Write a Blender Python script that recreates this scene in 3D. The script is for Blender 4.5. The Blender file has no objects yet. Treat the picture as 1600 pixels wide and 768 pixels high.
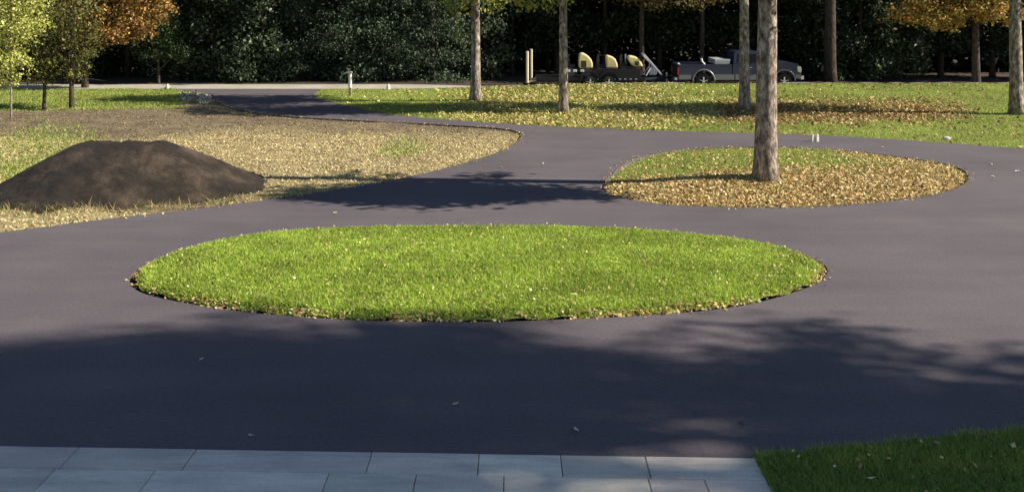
import bpy, bmesh, math, random
import numpy as np
from mathutils import Vector, Matrix, noise as mnoise
from mathutils.geometry import delaunay_2d_cdt

random.seed(7)
C = bpy.context.scene.collection
R = math.radians
H_CAM, F_PX, Y_HOR = 4.2, 1500.0, -5.0

# ------------------------------------------------------------------ camera, sky, sun, exposure
cam = bpy.data.cameras.new('camera'); co = bpy.data.objects.new('camera', cam); C.objects.link(co)
co.location = (0, 0, H_CAM); co.rotation_euler = (R(90), 0, 0)
cam.sensor_fit = 'HORIZONTAL'; cam.sensor_width = 36; cam.lens = 36*F_PX/1600
cam.shift_y = -(384-Y_HOR)/1600
cam.clip_end = 3000
bpy.context.scene.camera = co

SUN_EL, SUN_AZ = 34.0, -5.0          # azimuth measured from +X towards +Y
w = bpy.data.worlds.new('World'); bpy.context.scene.world = w; w.use_nodes = True
nt = w.node_tree; nt.nodes.clear()
sky = nt.nodes.new('ShaderNodeTexSky'); sky.sky_type = 'NISHITA'; sky.sun_disc = False
sky.sun_elevation = R(SUN_EL); sky.sun_rotation = R(90-SUN_AZ)
sky.air_density = 1.0; sky.dust_density = 0.4; sky.ozone_density = 2.0
bg = nt.nodes.new('ShaderNodeBackground'); bg.inputs['Strength'].default_value = 0.052
wo = nt.nodes.new('ShaderNodeOutputWorld')
nt.links.new(sky.outputs[0], bg.inputs[0]); nt.links.new(bg.outputs[0], wo.inputs[0])
sd = bpy.data.lights.new('sun', 'SUN'); so = bpy.data.objects.new('sun', sd); C.objects.link(so)
sd.energy = 4.6; sd.angle = R(0.53); sd.color = (1.0, 0.91, 0.78)
sv = Vector((math.cos(R(SUN_EL))*math.cos(R(SUN_AZ)), math.cos(R(SUN_EL))*math.sin(R(SUN_AZ)), math.sin(R(SUN_EL))))
so.rotation_euler = sv.to_track_quat('Z', 'Y').to_euler()
so.location = (30, 0, 30)
vs = bpy.context.scene.view_settings
vs.view_transform = 'Standard'; vs.look = 'None'; vs.gamma = 1.0; vs.exposure = 0.95
vs.use_curve_mapping = False
cy = bpy.context.scene.cycles
cy.max_bounces = 6; cy.transparent_max_bounces = 8; cy.diffuse_bounces = 3

def P(px, py, z=0.0):
    """photo pixel -> point on the plane z"""
    Y = (H_CAM-z)*F_PX/(py-Y_HOR)
    return ((px-800)*Y/F_PX, Y)
def PX(px, Y): return (px-800)*Y/F_PX
def ss(a, b, x):
    t = np.clip((np.asarray(x, float)-a)/(b-a), 0, 1); return t*t*(3-2*t)

# ------------------------------------------------------------------ materials
def new_mat(name):
    m = bpy.data.materials.new(name); m.use_nodes = True
    n = m.node_tree; b = n.nodes['Principled BSDF']; return m, n, b
def nd(n, t, **kw):
    x = n.nodes.new(t)
    for k, v in kw.items():
        if k in x.inputs.keys(): x.inputs[k].default_value = v
        else: setattr(x, k, v)
    return x
def noise_col(n, scale, cols, detail=6, rough=0.6, vec=None, stops=None, stretch=None):
    tc = nd(n, 'ShaderNodeTexCoord'); src = tc.outputs['Object']
    if stretch:
        mp = nd(n, 'ShaderNodeMapping'); mp.inputs['Scale'].default_value = stretch
        n.links.new(src, mp.inputs[0]); src = mp.outputs[0]
    t = nd(n, 'ShaderNodeTexNoise'); t.inputs['Scale'].default_value = scale
    t.inputs['Detail'].default_value = detail; t.inputs['Roughness'].default_value = rough
    n.links.new(src, t.inputs['Vector'])
    r = nd(n, 'ShaderNodeValToRGB'); el = r.color_ramp.elements
    stops = stops or [0.3+0.4*i/(len(cols)-1) for i in range(len(cols))]
    while len(el) < len(cols): el.new(0.5)
    for e, s, c in zip(el, stops, cols): e.position = s; e.color = (*c, 1)
    n.links.new(t.outputs['Fac'], r.inputs[0])
    return t, r
def mix(n, a, b, fac, mode='MIX'):
    x = nd(n, 'ShaderNodeMix', data_type='RGBA', blend_type=mode)
    for s, i in ((fac, 0), (a, 6), (b, 7)):
        if hasattr(s, 'is_linked') or hasattr(s, 'links'): n.links.new(s, x.inputs[i])
        else: x.inputs[i].default_value = s if i == 0 else (*s, 1)
    return x.outputs[2]
def bump(n, b, h, strength, dist):
    x = nd(n, 'ShaderNodeBump'); x.inputs['Strength'].default_value = strength; x.inputs['Distance'].default_value = dist
    n.links.new(h, x.inputs['Height']); n.links.new(x.outputs[0], b.inputs['Normal']); return x
def plain(name, col, rough=0.5, metal=0.0, var=0.12, coat=0.0):
    m, n, b = new_mat(name)
    t, r = noise_col(n, 9, [tuple(c*(1-var) for c in col), tuple(min(1, c*(1+var)) for c in col)])
    n.links.new(r.outputs[0], b.inputs['Base Color'])
    b.inputs['Roughness'].default_value = rough; b.inputs['Metallic'].default_value = metal
    b.inputs['Coat Weight'].default_value = coat
    return m
def tinted(name, translucency=0.25, rough=0.6, spec=0.3):
    m, n, b = new_mat(name)
    a = nd(n, 'ShaderNodeAttribute', attribute_name='tint')
    n.links.new(a.outputs['Color'], b.inputs['Base Color'])
    b.inputs['Roughness'].default_value = rough; b.inputs['Specular IOR Level'].default_value = spec
    if translucency > 0:
        tr = nd(n, 'ShaderNodeBsdfTranslucent'); mx = nd(n, 'ShaderNodeMixShader')
        n.links.new(a.outputs['Color'], tr.inputs[0]); mx.inputs[0].default_value = translucency
        out = n.nodes['Material Output']
        n.links.new(b.outputs[0], mx.inputs[1]); n.links.new(tr.outputs[0], mx.inputs[2]); n.links.new(mx.outputs[0], out.inputs[0])
    return m

M = {}
# asphalt: rolled, fine aggregate, faint passes of the roller
m, n, b = new_mat('asphalt'); M['asphalt'] = m
t1, r1 = noise_col(n, 0.35, [(0.099, 0.086, 0.097), (0.136, 0.118, 0.129)], detail=8)
t2, r2 = noise_col(n, 22, [(0.62, 0.62, 0.62), (1.30, 1.29, 1.27)], detail=8, rough=.85)
t3, r3 = noise_col(n, 1.1, [(0.90, 0.90, 0.91), (1.06, 1.06, 1.05)], detail=8, stretch=(0.25, 1.6, 1))
c_ = mix(n, mix(n, r1.outputs[0], r2.outputs[0], 1.0, 'MULTIPLY'), r3.outputs[0], 1.0, 'MULTIPLY')
n.links.new(c_, b.inputs['Base Color']); b.inputs['Roughness'].default_value = 0.82
b.inputs['Specular IOR Level'].default_value = 0.25
bump(n, b, t2.outputs['Fac'], 0.5, 0.006)
# asphalt cut edge uses the same; bare soil
m, n, b = new_mat('soil'); M['soil'] = m
t1, r1 = noise_col(n, 3, [(0.03, 0.022, 0.015), (0.075, 0.055, 0.036)], detail=10)
n.links.new(r1.outputs[0], b.inputs['Base Color']); b.inputs['Roughness'].default_value = 0.95
bump(n, b, t1.outputs['Fac'], 0.8, 0.05)
# mulch / loam of the heap
m, n, b = new_mat('loam'); M['loam'] = m
t1, r1 = noise_col(n, 1.3, [(0.010, 0.0065, 0.0036), (0.026, 0.017, 0.010), (0.115, 0.08, 0.053)], detail=9, rough=0.62, stretch=(1, 1, 0.6), stops=[0.35, 0.52, 0.72])
t2, r2 = noise_col(n, 26, [(0.55, 0.55, 0.55), (1.35, 1.35, 1.35)], detail=8, rough=0.75)
n.links.new(mix(n, r1.outputs[0], r2.outputs[0], 1.0, 'MULTIPLY'), b.inputs['Base Color']); b.inputs['Roughness'].default_value = 0.95
bump(n, b, t2.outputs['Fac'], 1.0, 0.05)
# turf base
def turf_base(name, c0, c1, c2):
    m, n, b = new_mat(name)
    t1, r1 = noise_col(n, 1.2, [c0, c1], detail=6)
    t2, r2 = noise_col(n, 30, [c2, c1], detail=6)
    n.links.new(mix(n, r1.outputs[0], r2.outputs[0], 0.5), b.inputs['Base Color']); b.inputs['Roughness'].default_value = 0.9
    bump(n, b, t2.outputs['Fac'], 0.6, 0.03)
    return m
M['turf'] = turf_base('turf', (0.16, 0.20, 0.035), (0.22, 0.25, 0.05), (0.11, 0.12, 0.03))
# yard with bare earth, straw and green, mixed by the attribute "green" / "straw"
m, n, b = new_mat('yard_earth'); M['yard'] = m
t1, r1 = noise_col(n, 2.2, [(0.09, 0.067, 0.040), (0.18, 0.135, 0.08), (0.29, 0.22, 0.13)], detail=10, rough=0.7, stretch=(0.35, 1.6, 1), stops=[0.32, 0.5, 0.7])
t2, r2 = noise_col(n, 35, [(0.6, 0.6, 0.6), (1.35, 1.35, 1.35)], detail=6, rough=0.7)
t3, r3 = noise_col(n, 2.5, [(0.30, 0.24, 0.11), (0.46, 0.37, 0.19)], detail=8)
a1 = nd(n, 'ShaderNodeAttribute', attribute_name='straw'); a2 = nd(n, 'ShaderNodeAttribute', attribute_name='green')
c_ = mix(n, r1.outputs[0], r3.outputs[0], a1.outputs['Fac'])
c_ = mix(n, c_, (0.12, 0.155, 0.03), a2.outputs['Fac'])
c_ = mix(n, c_, r2.outputs[0], 1.0, 'MULTIPLY')
n.links.new(c_, b.inputs['Base Color']); b.inputs['Roughness'].default_value = 0.95
bump(n, b, t2.outputs['Fac'], 0.9, 0.05)
M['far_ground'] = turf_base('far_ground', (0.05, 0.06, 0.02), (0.07, 0.075, 0.03), (0.05, 0.04, 0.02))
# road shoulder: pale concrete/gravel
m, n, b = new_mat('pale_road'); M['pale_road'] = m
t1, r1 = noise_col(n, 0.8, [(0.33, 0.31, 0.25), (0.47, 0.44, 0.36)], detail=8)
t2, r2 = noise_col(n, 25, [(0.7, 0.7, 0.7), (1.2, 1.2, 1.2)], detail=5)
n.links.new(mix(n, r1.outputs[0], r2.outputs[0], 1.0, 'MULTIPLY'), b.inputs['Base Color']); b.inputs['Roughness'].default_value = 0.9
bump(n, b, t2.outputs['Fac'], 0.5, 0.03)
# slabs
m, n, b = new_mat('paving_stone'); M['slab'] = m
a = nd(n, 'ShaderNodeAttribute', attribute_name='tint')
t1, r1 = noise_col(n, 2.6, [(0.70, 0.69, 0.68), (1.16, 1.15, 1.12)], detail=9, rough=0.65, stretch=(0.5, 2.2, 1))
t2, r2 = noise_col(n, 60, [(0.86, 0.86, 0.86), (1.1, 1.1, 1.1)], detail=4)
n.links.new(mix(n, mix(n, a.outputs['Color'], r1.outputs[0], 1.0, 'MULTIPLY'), r2.outputs[0], 1.0, 'MULTIPLY'), b.inputs['Base Color'])
b.inputs['Roughness'].default_value = 0.42; b.inputs['Specular IOR Level'].default_value = 0.6
bump(n, b, t1.outputs['Fac'], 0.35, 0.02)
# bark
def bark(name, c0, c1, c2, sc=10.0):
    m, n, b = new_mat(name)
    t1, r1 = noise_col(n, sc, [c0, c1, c2], detail=10, rough=0.72, stretch=(1, 1, 0.45), stops=[0.36, 0.5, 0.66])
    v = nd(n, 'ShaderNodeTexVoronoi'); v.inputs['Scale'].default_value = sc*1.6
    tc = nd(n, 'ShaderNodeTexCoord'); mp = nd(n, 'ShaderNodeMapping'); mp.inputs['Scale'].default_value = (1, 1, 0.4)
    n.links.new(tc.outputs['Object'], mp.inputs[0]); n.links.new(mp.outputs[0], v.inputs['Vector'])
    rr = nd(n, 'ShaderNodeValToRGB'); rr.color_ramp.elements[0].position = 0.05; rr.color_ramp.elements[1].position = 0.3
    rr.color_ramp.elements[0].color = (0.45, 0.42, 0.4, 1)
    n.links.new(v.outputs['Distance'], rr.inputs[0])
    n.links.new(mix(n, r1.outputs[0], rr.outputs[0], 0.75, 'MULTIPLY'), b.inputs['Base Color'])
    b.inputs['Roughness'].default_value = 0.95; b.inputs['Specular IOR Level'].default_value = 0.15
    bump(n, b, t1.outputs['Fac'], 1.0, 0.05)
    return m
M['bark'] = bark('grey_bark', (0.05, 0.04, 0.035), (0.25, 0.205, 0.165), (0.66, 0.58, 0.46))
M['dark_bark'] = bark('dark_bark', (0.03, 0.024, 0.02), (0.07, 0.055, 0.045), (0.12, 0.10, 0.08))
M['leaf'] = tinted('foliage', 0.28, 0.6)
M['dark_leaf'] = tinted('dense_foliage', 0.08, 0.75, 0.10)
M['blade'] = tinted('grass_blades', 0.38, 0.6)
M['litter'] = tinted('dry_leaves', 0.12, 0.7)
M['gravel'] = tinted('gravel_stones', 0.0, 0.85)

# ------------------------------------------------------------------ helpers
def tag(o, label=None, cat=None, group=None, kind=None):
    if label: o['label'] = label
    if cat: o['category'] = cat
    if group: o['group'] = group
    if kind: o['kind'] = kind
    return o
def empty(name, loc, rz=0, label=None, cat=None, group=None):
    o = bpy.data.objects.new(name, None); C.objects.link(o); o.location = loc; o.rotation_euler = (0, 0, rz)
    o.empty_display_size = 0.3
    return tag(o, label, cat, group)
def link_mesh(name, me, mat, parent=None):
    o = bpy.data.objects.new(name, me); C.objects.link(o)
    if mat is not None and len(me.materials) == 0: me.materials.append(mat)
    if parent: o.parent = parent
    return o
class MB:
    def __init__(s): s.v = []; s.f = []; s.mi = []
    def box(s, c, d, mi=0, rot=None):
        x, y, z = d[0]/2, d[1]/2, d[2]/2; k = len(s.v)
        for p in ((-x,-y,-z),(x,-y,-z),(x,y,-z),(-x,y,-z),(-x,-y,z),(x,-y,z),(x,y,z),(-x,y,z)):
            p = Vector(p)
            if rot is not None: p = rot @ p
            s.v.append(tuple(p+Vector(c)))
        for q in ((0,3,2,1),(4,5,6,7),(0,1,5,4),(1,2,6,5),(2,3,7,6),(3,0,4,7)):
            s.f.append(tuple(k+i for i in q)); s.mi.append(mi)
        return s
    def bar(s, a, b, wd, mi=0, wd2=None):
        a = Vector(a); b = Vector(b); d = b-a
        rot = d.to_track_quat('Z', 'Y').to_matrix()
        return s.box((a+b)/2, (wd, wd2 or wd, d.length), mi, rot)
    def tube(s, pts, rad, seg=10, cap=True, wob=0.0):
        k0 = len(s.v); pts = [Vector(p) for p in pts]; n_ = len(pts)
        q = None
        for i, p in enumerate(pts):
            d = (pts[min(i+1, n_-1)]-pts[max(i-1, 0)]).normalized()
            if q is None: q = d.to_track_quat('Z', 'Y').to_matrix()
            else: q = q.col[2].rotation_difference(d).to_matrix() @ q
            for j in range(seg):
                a = 2*math.pi*j/seg
                rr = rad[i]*(1+wob*mnoise.noise(Vector((math.cos(a)*1.3+p.x, math.sin(a)*1.3+p.y, p.z*0.9))))
                s.v.append(tuple(p + q @ Vector((math.cos(a)*rr, math.sin(a)*rr, 0))))
        for i in range(n_-1):
            for j in range(seg):
                a = k0+i*seg+j; b = k0+i*seg+(j+1) % seg
                s.f.append((a, b, b+seg, a+seg)); s.mi.append(0)
        if cap:
            s.f.append(tuple(k0+(n_-1)*seg+j for j in range(seg))); s.mi.append(0)
            s.f.append(tuple(k0+j for j in reversed(range(seg)))); s.mi.append(0)
        return s
    def cyl(s, a, b, r, seg=20, mi=0):
        n0 = len(s.f); s.tube([a, b], [r, r], seg)
        for i in range(n0, len(s.f)): s.mi[i] = mi
        return s
    def prism(s, prof, y0, y1, mi=0, taper=None):
        """profile in xz, extruded along y; taper(z) -> inset"""
        k = len(s.v); n_ = len(prof); tp = taper or (lambda z: 0)
        for x, z in prof: s.v.append((x, y0+tp(z), z))
        for x, z in prof: s.v.append((x, y1-tp(z), z))
        s.f.append(tuple(k+i for i in range(n_))); s.mi.append(mi)
        s.f.append(tuple(k+n_+i for i in reversed(range(n_)))); s.mi.append(mi)
        for i in range(n_):
            j = (i+1) % n_
            s.f.append((k+j, k+i, k+n_+i, k+n_+j)); s.mi.append(mi)
        return s
    def build(s, name, mats, parent=None, smooth=False, bevel=0.0):
        me = bpy.data.meshes.new(name); me.from_pydata(s.v, [], s.f)
        if not isinstance(mats, (list, tuple)): mats = [mats]
        for x in mats: me.materials.append(x)
        me.polygons.foreach_set('material_index', s.mi)
        if smooth: me.polygons.foreach_set('use_smooth', [True]*len(me.polygons))
        me.update(); bm = bmesh.new(); bm.from_mesh(me); bmesh.ops.recalc_face_normals(bm, faces=bm.faces); bm.to_mesh(me); bm.free()
        o = bpy.data.objects.new(name, me); C.objects.link(o)
        if parent: o.parent = parent
        if bevel:
            bv = o.modifiers.new('bevel', 'BEVEL'); bv.width = bevel; bv.segments = 2; bv.limit_method = 'ANGLE'
        return o

def in_poly(x, y, poly):
    x = np.asarray(x); y = np.asarray(y); c = np.zeros(x.shape, bool); n_ = len(poly)
    for i in range(n_):
        x1, y1 = poly[i]; x2, y2 = poly[(i+1) % n_]
        if y1 == y2: continue
        c ^= ((y1 > y) != (y2 > y)) & (x < (x2-x1)*(y-y1)/(y2-y1)+x1)
    return c
def smooth_poly(pts, it=2, closed=True):
    p = [np.array(q, float) for q in pts]
    for _ in range(it):
        q = []; n_ = len(p)
        for i in range(n_ if closed else n_-1):
            a, b_ = p[i], p[(i+1) % n_]; q += [0.75*a+0.25*b_, 0.25*a+0.75*b_]
        p = q if closed else [p[0]]+q+[p[-1]]
    return [tuple(x) for x in p]
def dist_poly(x, y, poly):
    x = np.asarray(x, float); y = np.asarray(y, float); d = np.full(x.shape, 1e9); n_ = len(poly)
    for i in range(n_):
        ax, ay = poly[i]; bx, by = poly[(i+1) % n_]
        vx, vy = bx-ax, by-ay; L = vx*vx+vy*vy+1e-12
        t = np.clip(((x-ax)*vx+(y-ay)*vy)/L, 0, 1)
        d = np.minimum(d, np.hypot(x-ax-t*vx, y-ay-t*vy))
    return d
def region(name, poly, holes, spacing, zf, mat, bounds=None, skirt=0.0, attrs=None, kind='structure'):
    """one sheet filling a polygon with holes, relief from zf(x, y)"""
    vs_ = []; es = []
    if spacing:
        dense = []
        for i, a in enumerate(poly):
            b_ = poly[(i+1) % len(poly)]; k = max(1, int(math.dist(a, b_)/(1.0 if min(abs(a[0]), abs(b_[0])) < 76 and max(a[1], b_[1]) > 15 else 4)))
            dense += [(a[0]+(b_[0]-a[0])*j/k, a[1]+(b_[1]-a[1])*j/k) for j in range(k)]
        poly = dense
    for lp in [poly]+holes:
        k = len(vs_); vs_ += [Vector(q) for q in lp]; es += [(k+i, k+(i+1) % len(lp)) for i in range(len(lp))]
    if spacing:
        xs = [q[0] for q in poly]; ys = [q[1] for q in poly]
        for (x0, x1, y0, y1, s_) in (bounds or [(min(xs), max(xs), min(ys), max(ys), spacing)]):
            gx, gy = np.meshgrid(np.arange(x0, x1, s_), np.arange(y0, y1, s_))
            gx = (gx+np.random.RandomState(1).uniform(-.3, .3, gx.shape)*s_).ravel(); gy = (gy+np.random.RandomState(2).uniform(-.3, .3, gy.shape)*s_).ravel()
            ok = in_poly(gx, gy, poly)
            for h in holes: ok &= ~in_poly(gx, gy, h)
            for lp in [poly]+holes: ok &= dist_poly(gx, gy, lp) > s_*0.4
            vs_ += [Vector(q) for q in zip(gx[ok], gy[ok])]
    V, E, F, *_ = delaunay_2d_cdt(vs_, es, [], 0, 1e-5)
    V = np.array([(v.x, v.y) for v in V]); F = np.array([f for f in F if len(f) == 3])
    cx, cy_ = V[F].mean(1).T
    ok = in_poly(cx, cy_, poly)
    for h in holes: ok &= ~in_poly(cx, cy_, h)
    F = F[ok]
    z = np.asarray(zf(V[:, 0], V[:, 1]), float)*np.ones(len(V))
    verts = [tuple(q) for q in np.column_stack([V, z])]; faces = [tuple(map(int, f)) for f in F]
    if skirt:
        cnt = {}
        for f in faces:
            for a, b_ in ((f[0], f[1]), (f[1], f[2]), (f[2], f[0])):
                cnt[(a, b_)] = 1
        for (a, b_) in list(cnt):
            if (b_, a) not in cnt:
                k = len(verts); verts.append((*verts[a][:2], verts[a][2]-skirt)); verts.append((*verts[b_][:2], verts[b_][2]-skirt))
                faces.append((b_, a, k, k+1))
    me = bpy.data.meshes.new(name); me.from_pydata(verts, [], faces)
    if not skirt: me.polygons.foreach_set('use_smooth', [True]*len(faces))
    if attrs:
        VV = np.array(verts)
        for an, fn in attrs.items():
            at = me.attributes.new(an, 'FLOAT', 'POINT'); at.data.foreach_set('value', np.asarray(fn(VV[:, 0], VV[:, 1]), np.float32))
    me.update()
    o = link_mesh(name, me, mat)
    if kind: o['kind'] = kind
    return o

def fast_mesh(name, verts, k, tint):
    """verts (N*k, 3): N faces of k corners; tint (N, 3) colour of each"""
    N = len(verts)//k; me = bpy.data.meshes.new(name)
    me.vertices.add(N*k); me.vertices.foreach_set('co', verts.astype(np.float32).ravel())
    me.loops.add(N*k); me.loops.foreach_set('vertex_index', np.arange(N*k, dtype=np.int32))
    me.polygons.add(N); me.polygons.foreach_set('loop_start', np.arange(0, N*k, k, dtype=np.int32))
    me.update(calc_edges=True)
    at = me.color_attributes.new('tint', 'FLOAT_COLOR', 'POINT')
    col = np.ones((N*k, 4), np.float32); col[:, :3] = np.repeat(tint, k, axis=0)
    at.data.foreach_set('color', col.ravel())
    return me
def pick(rng, pal, n_, jit=0.18):
    """colours from a palette of (weight, (r,g,b))"""
    wts = np.array([p[0] for p in pal], float); wts /= wts.sum()
    c = np.array([p[1] for p in pal])[rng.choice(len(pal), n_, p=wts)]
    return np.clip(c*(1+rng.uniform(-jit, jit, (n_, 1)))*(1+rng.uniform(-jit*.3, jit*.3, (n_, 3))), 0.002, 1)
def leaf_verts(rng, ctr, size, flat=None, droop=0.0):
    N = len(ctr)
    nrm = rng.normal(size=(N, 3))
    if flat is not None: nrm = nrm*flat+np.array([0, 0, 1.0])
    nrm /= np.linalg.norm(nrm, axis=1)[:, None]
    a = rng.normal(size=(N, 3)); a -= (a*nrm).sum(1)[:, None]*nrm
    if droop: a[:, 2] -= droop; a -= (a*nrm).sum(1)[:, None]*nrm
    a /= np.linalg.norm(a, axis=1)[:, None]+1e-9
    b_ = np.cross(nrm, a); s_ = (size*(0.45+1.25*rng.rand(N)**1.5))[:, None]
    a = a*s_*0.5; b_ = b_*s_*0.33
    v = np.stack([ctr-a, ctr+b_*rng.uniform(.7, 1.2, (N, 1))-a*.1, ctr+a, ctr-b_*rng.uniform(.7, 1.2, (N, 1))-a*.1], 1)
    v[:, 2] += nrm*s_*0.08; v[:, 0] += nrm*s_*0.08
    return v.reshape(-1, 3)
def blade_verts(rng, x, y, z, h, wd):
    N = len(x); th = rng.uniform(0, 2*np.pi, N); hh = h*rng.uniform(.55, 1.3, N); ww = wd*rng.uniform(.7, 1.3, N)
    lx = rng.normal(0, .75, N)*hh; ly = rng.normal(0, .75, N)*hh
    dx = np.cos(th)*ww/2; dy = np.sin(th)*ww/2
    v = np.stack([np.stack([x-dx, y-dy, z-.005], 1), np.stack([x+dx, y+dy, z-.005], 1), np.stack([x+lx, y+ly, z+hh], 1)], 1)
    return v.reshape(-1, 3)
def noise2(x, y, s, seed=0):
    """smooth value noise in numpy"""
    rs = np.random.RandomState(seed); g = rs.rand(256, 256)
    u = np.asarray(x, float)/s+100; v = np.asarray(y, float)/s+100
    i = np.floor(u).astype(int); j = np.floor(v).astype(int); fu = u-i; fv = v-j
    fu = fu*fu*(3-2*fu); fv = fv*fv*(3-2*fv); i %= 255; j %= 255
    return (g[i, j]*(1-fu)+g[i+1, j]*fu)*(1-fv)+(g[i, j+1]*(1-fu)+g[i+1, j+1]*fu)*fv
def scatter(rng, poly, dens, holes=(), wf=None, bounds=None, cap=400000):
    xs = [q[0] for q in poly]; ys = [q[1] for q in poly]
    x0, x1, y0, y1 = bounds or (min(xs), max(xs), min(ys), max(ys))
    n_ = min(int((x1-x0)*(y1-y0)*dens), cap)
    x = rng.uniform(x0, x1, n_); y = rng.uniform(y0, y1, n_)
    ok = in_poly(x, y, poly)
    for h in holes: ok &= ~in_poly(x, y, h)
    x = x[ok]; y = y[ok]
    if wf is not None:
        k = rng.rand(len(x)) < wf(x, y); x = x[k]; y = y[k]
    return x, y
def in_view(x, y, m_=1.5):
    """keep what stands near the picture: |x| within the frame at that distance, plus a margin"""
    return np.abs(x) < 0.534*y+m_

# ------------------------------------------------------------------ outlines of the place
def PP(l): return [P(*q) for q in l]
drive_n = [(30, 23), (20, 25.4)]+PP([(1600,232),(1500,225),(1400,217),(1240,209),(1100,206),(1000,203),(900,199),(800,194),(700,187),(600,178.5),(545,166),(500,154),(488,148),(500,142)])
drive_top = [P(500,139.4), P(268,139.4)]
drive_w = PP([(300,143),(326,147),(334,155),(350,165),(400,177),(480,184),(600,190),(740,197),(796,201.5),(813,207),(815,213),(806,223),(780,238),(700,262),(600,284),(500,300),(400,314),(300,327),(200,337.5),(100,350),(0,363)])+[(-12, 15.6), (-16, 13.2), (-24, 10.8), (-34, 10)]
drive_s = [(-34, 9.9), P(0,697), P(1180,716), P(1184,711)]
drive_e = PP([(1240,706),(1300,700),(1400,690),(1500,680),(1600,672)])+[(8, 9.9), (14, 10.9), (30, 12)]
side_n = smooth_poly(drive_n, 2, False); side_w = smooth_poly(drive_w, 2, False); side_e = smooth_poly([drive_s[-1]]+drive_e, 2, False)
asphalt_poly = side_n+drive_top+side_w+drive_s+side_e[1:]
island1 = smooth_poly(PP([(200,438),(212,420),(260,398),(340,376),(440,363),(560,357),(700,355),(850,355),(960,358),(1060,365),(1150,374),(1225,388),(1275,404),(1297,420),(1285,440),(1230,461),(1150,480),(1040,491),(900,498),(760,503),(620,502),(480,496),(360,485),(260,468),(212,455)]), 2)
island2 = smooth_poly(PP([(938,294),(940,288),(956,271),(982,251),(1028,237.5),(1100,231),(1180,229),(1260,230),(1340,236),(1420,247),(1482,256),(1512,268),(1514,280),(1500,292),(1460,304),(1400,313),(1320,320),(1220,324.5),(1120,323),(1030,318.5),(962,309)]), 2)
def shrink(poly, d):
    p = np.array(poly); n_ = len(p); q = []
    area = 0.5*np.sum(p[:, 0]*np.roll(p[:, 1], -1)-np.roll(p[:, 0], -1)*p[:, 1]); s_ = 1 if area > 0 else -1
    for i in range(n_):
        t = p[(i+1) % n_]-p[i-1]; t /= np.linalg.norm(t)+1e-9
        q.append(tuple(p[i]+s_*d*np.array([-t[1], t[0]])))
    return q
bed1 = [(q[0]+.03*math.sin(q[0]*7+q[1]*5), q[1]+.025*math.sin(q[0]*11)) for q in shrink(island1, 0.075)]; bed2 = shrink(island2, 0.07)

def crest(x, y):       # lawn on the right swells towards the street
    return 0.27*ss(-6, 6, x)*ss(34, 43.6, y)
def z_street(x, y):
    e = ss(-6, 6, x)
    return np.where(y < 44.0, crest(x, np.minimum(y, 43.6)), e*(0.27-0.56*ss(44.0, 45.4, y)))
def z_lawn(x, y):
    return crest(x, y)-0.03+0.03*(noise2(x, y, 2.5, 3)-.5)
def z_bed1(x, y):
    d = dist_poly(x, y, island1); return -0.03+0.10*ss(0.0, 0.25, d)+0.07*ss(.2, 2.5, d)+0.02*(noise2(x, y, .8, 5)-.5)
def z_bed2(x, y):
    d = dist_poly(x, y, island2); return -0.07+0.05*ss(0.0, 0.5, d)+0.16*ss(.4, 3.0, d)+0.03*(noise2(x, y, 1.0, 6)-.5)
NX = noise2
yard_poly = [(-75, 43.6), P(268,139.4)]+side_w+[(-75, 10)]
def z_yard(x, y):
    d = dist_poly(x, y, side_w+[(-75, 9), (-75, 44)])
    rut = 0.05*np.sin((y-0.12*x)*2.4+1.5*noise2(x, y, 3, 9))*ss(28, 31, y)*(1-ss(37, 39, y))
    amp = ss(0, 1.0, d)
    return -0.05+amp*(0.03+0.10*(noise2(x, y, 3.0, 11)-.3)+0.08*(noise2(x, y, .7, 12)-.5)+rut)+0.04*(noise2(x, y, .28, 13)-.5)*amp
def w_green(x, y):
    X, Y = np.asarray(x), np.asarray(y)
    px = 800+X*F_PX/Y; py = Y_HOR+H_CAM*F_PX/Y
    g = ss(176, 164, py)*(px < 400)*(1-ss(268, 300, px)*ss(143, 150, py))
    g = np.maximum(g, 0.75*ss(60, 0, np.hypot(px-10, (py-262)*1.3)))
    g = np.maximum(g, 0.55*ss(60, 10, np.hypot(px-630, (py-232)*3)))
    g = np.maximum(g, 0.5*ss(120, 20, np.hypot(px-80, (py-235)*2.2)))
    return np.clip(g*(0.7+0.6*noise2(X, Y, 1.1, 21)), 0, 1)
def w_straw(x, y):
    X, Y = np.asarray(x), np.asarray(y)
    px = 800+X*F_PX/Y; py = Y_HOR+H_CAM*F_PX/Y
    line = 201+9*np.sin(px/90)+10*ss(600, 480, px)
    g = ss(-10, 14, py-line+10*(noise2(X, Y, 1.5, 22)-.5))
    g *= 1-0.85*ss(420, 360, px)*ss(285, 300, py)*ss(100, 200, px)*(py < 330)
    return np.clip(g*(0.75+0.5*noise2(X, Y, .9, 23)), 0, 1)

# ------------------------------------------------------------------ the ground
big = [(-1200, -600), (1200, -600), (1200, 1500), (-1200, 1500)]
region('ground', big, [], 0, lambda x, y: -0.48+0*x, M['far_ground'])
region('subsoil', [(-74, -5), (74, -5), (74, 43), (-74, 43)], [], 0, lambda x, y: -0.105+0*x, M['soil'])
region('driveway', asphalt_poly, [island1, island2], 0, lambda x, y: 0*x, M['asphalt'], skirt=0.1)
region('island_lawn', bed1, [], 0.16, z_bed1, M['turf'])
region('island_bed', bed2, [], 0.2, z_bed2, M['turf'])
lawn_n = [(75, 43.7), (75, 20)]+[(q[0], q[1]+0.06) for q in side_n]+[(drive_top[0][0]+.02, 43.7)]
region('lawn', lawn_n, [], 0.7, z_lawn, M['turf'], bounds=[(-10, 75, 20, 43.6, 0.8)])
region('yard', yard_poly, [], 0.2, z_yard, M['yard'], bounds=[(-27, 2, 16, 43.5, 0.17), (-75, -27, 10, 43.5, 2.0)],
       attrs={'green': w_green, 'straw': w_straw})
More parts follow.
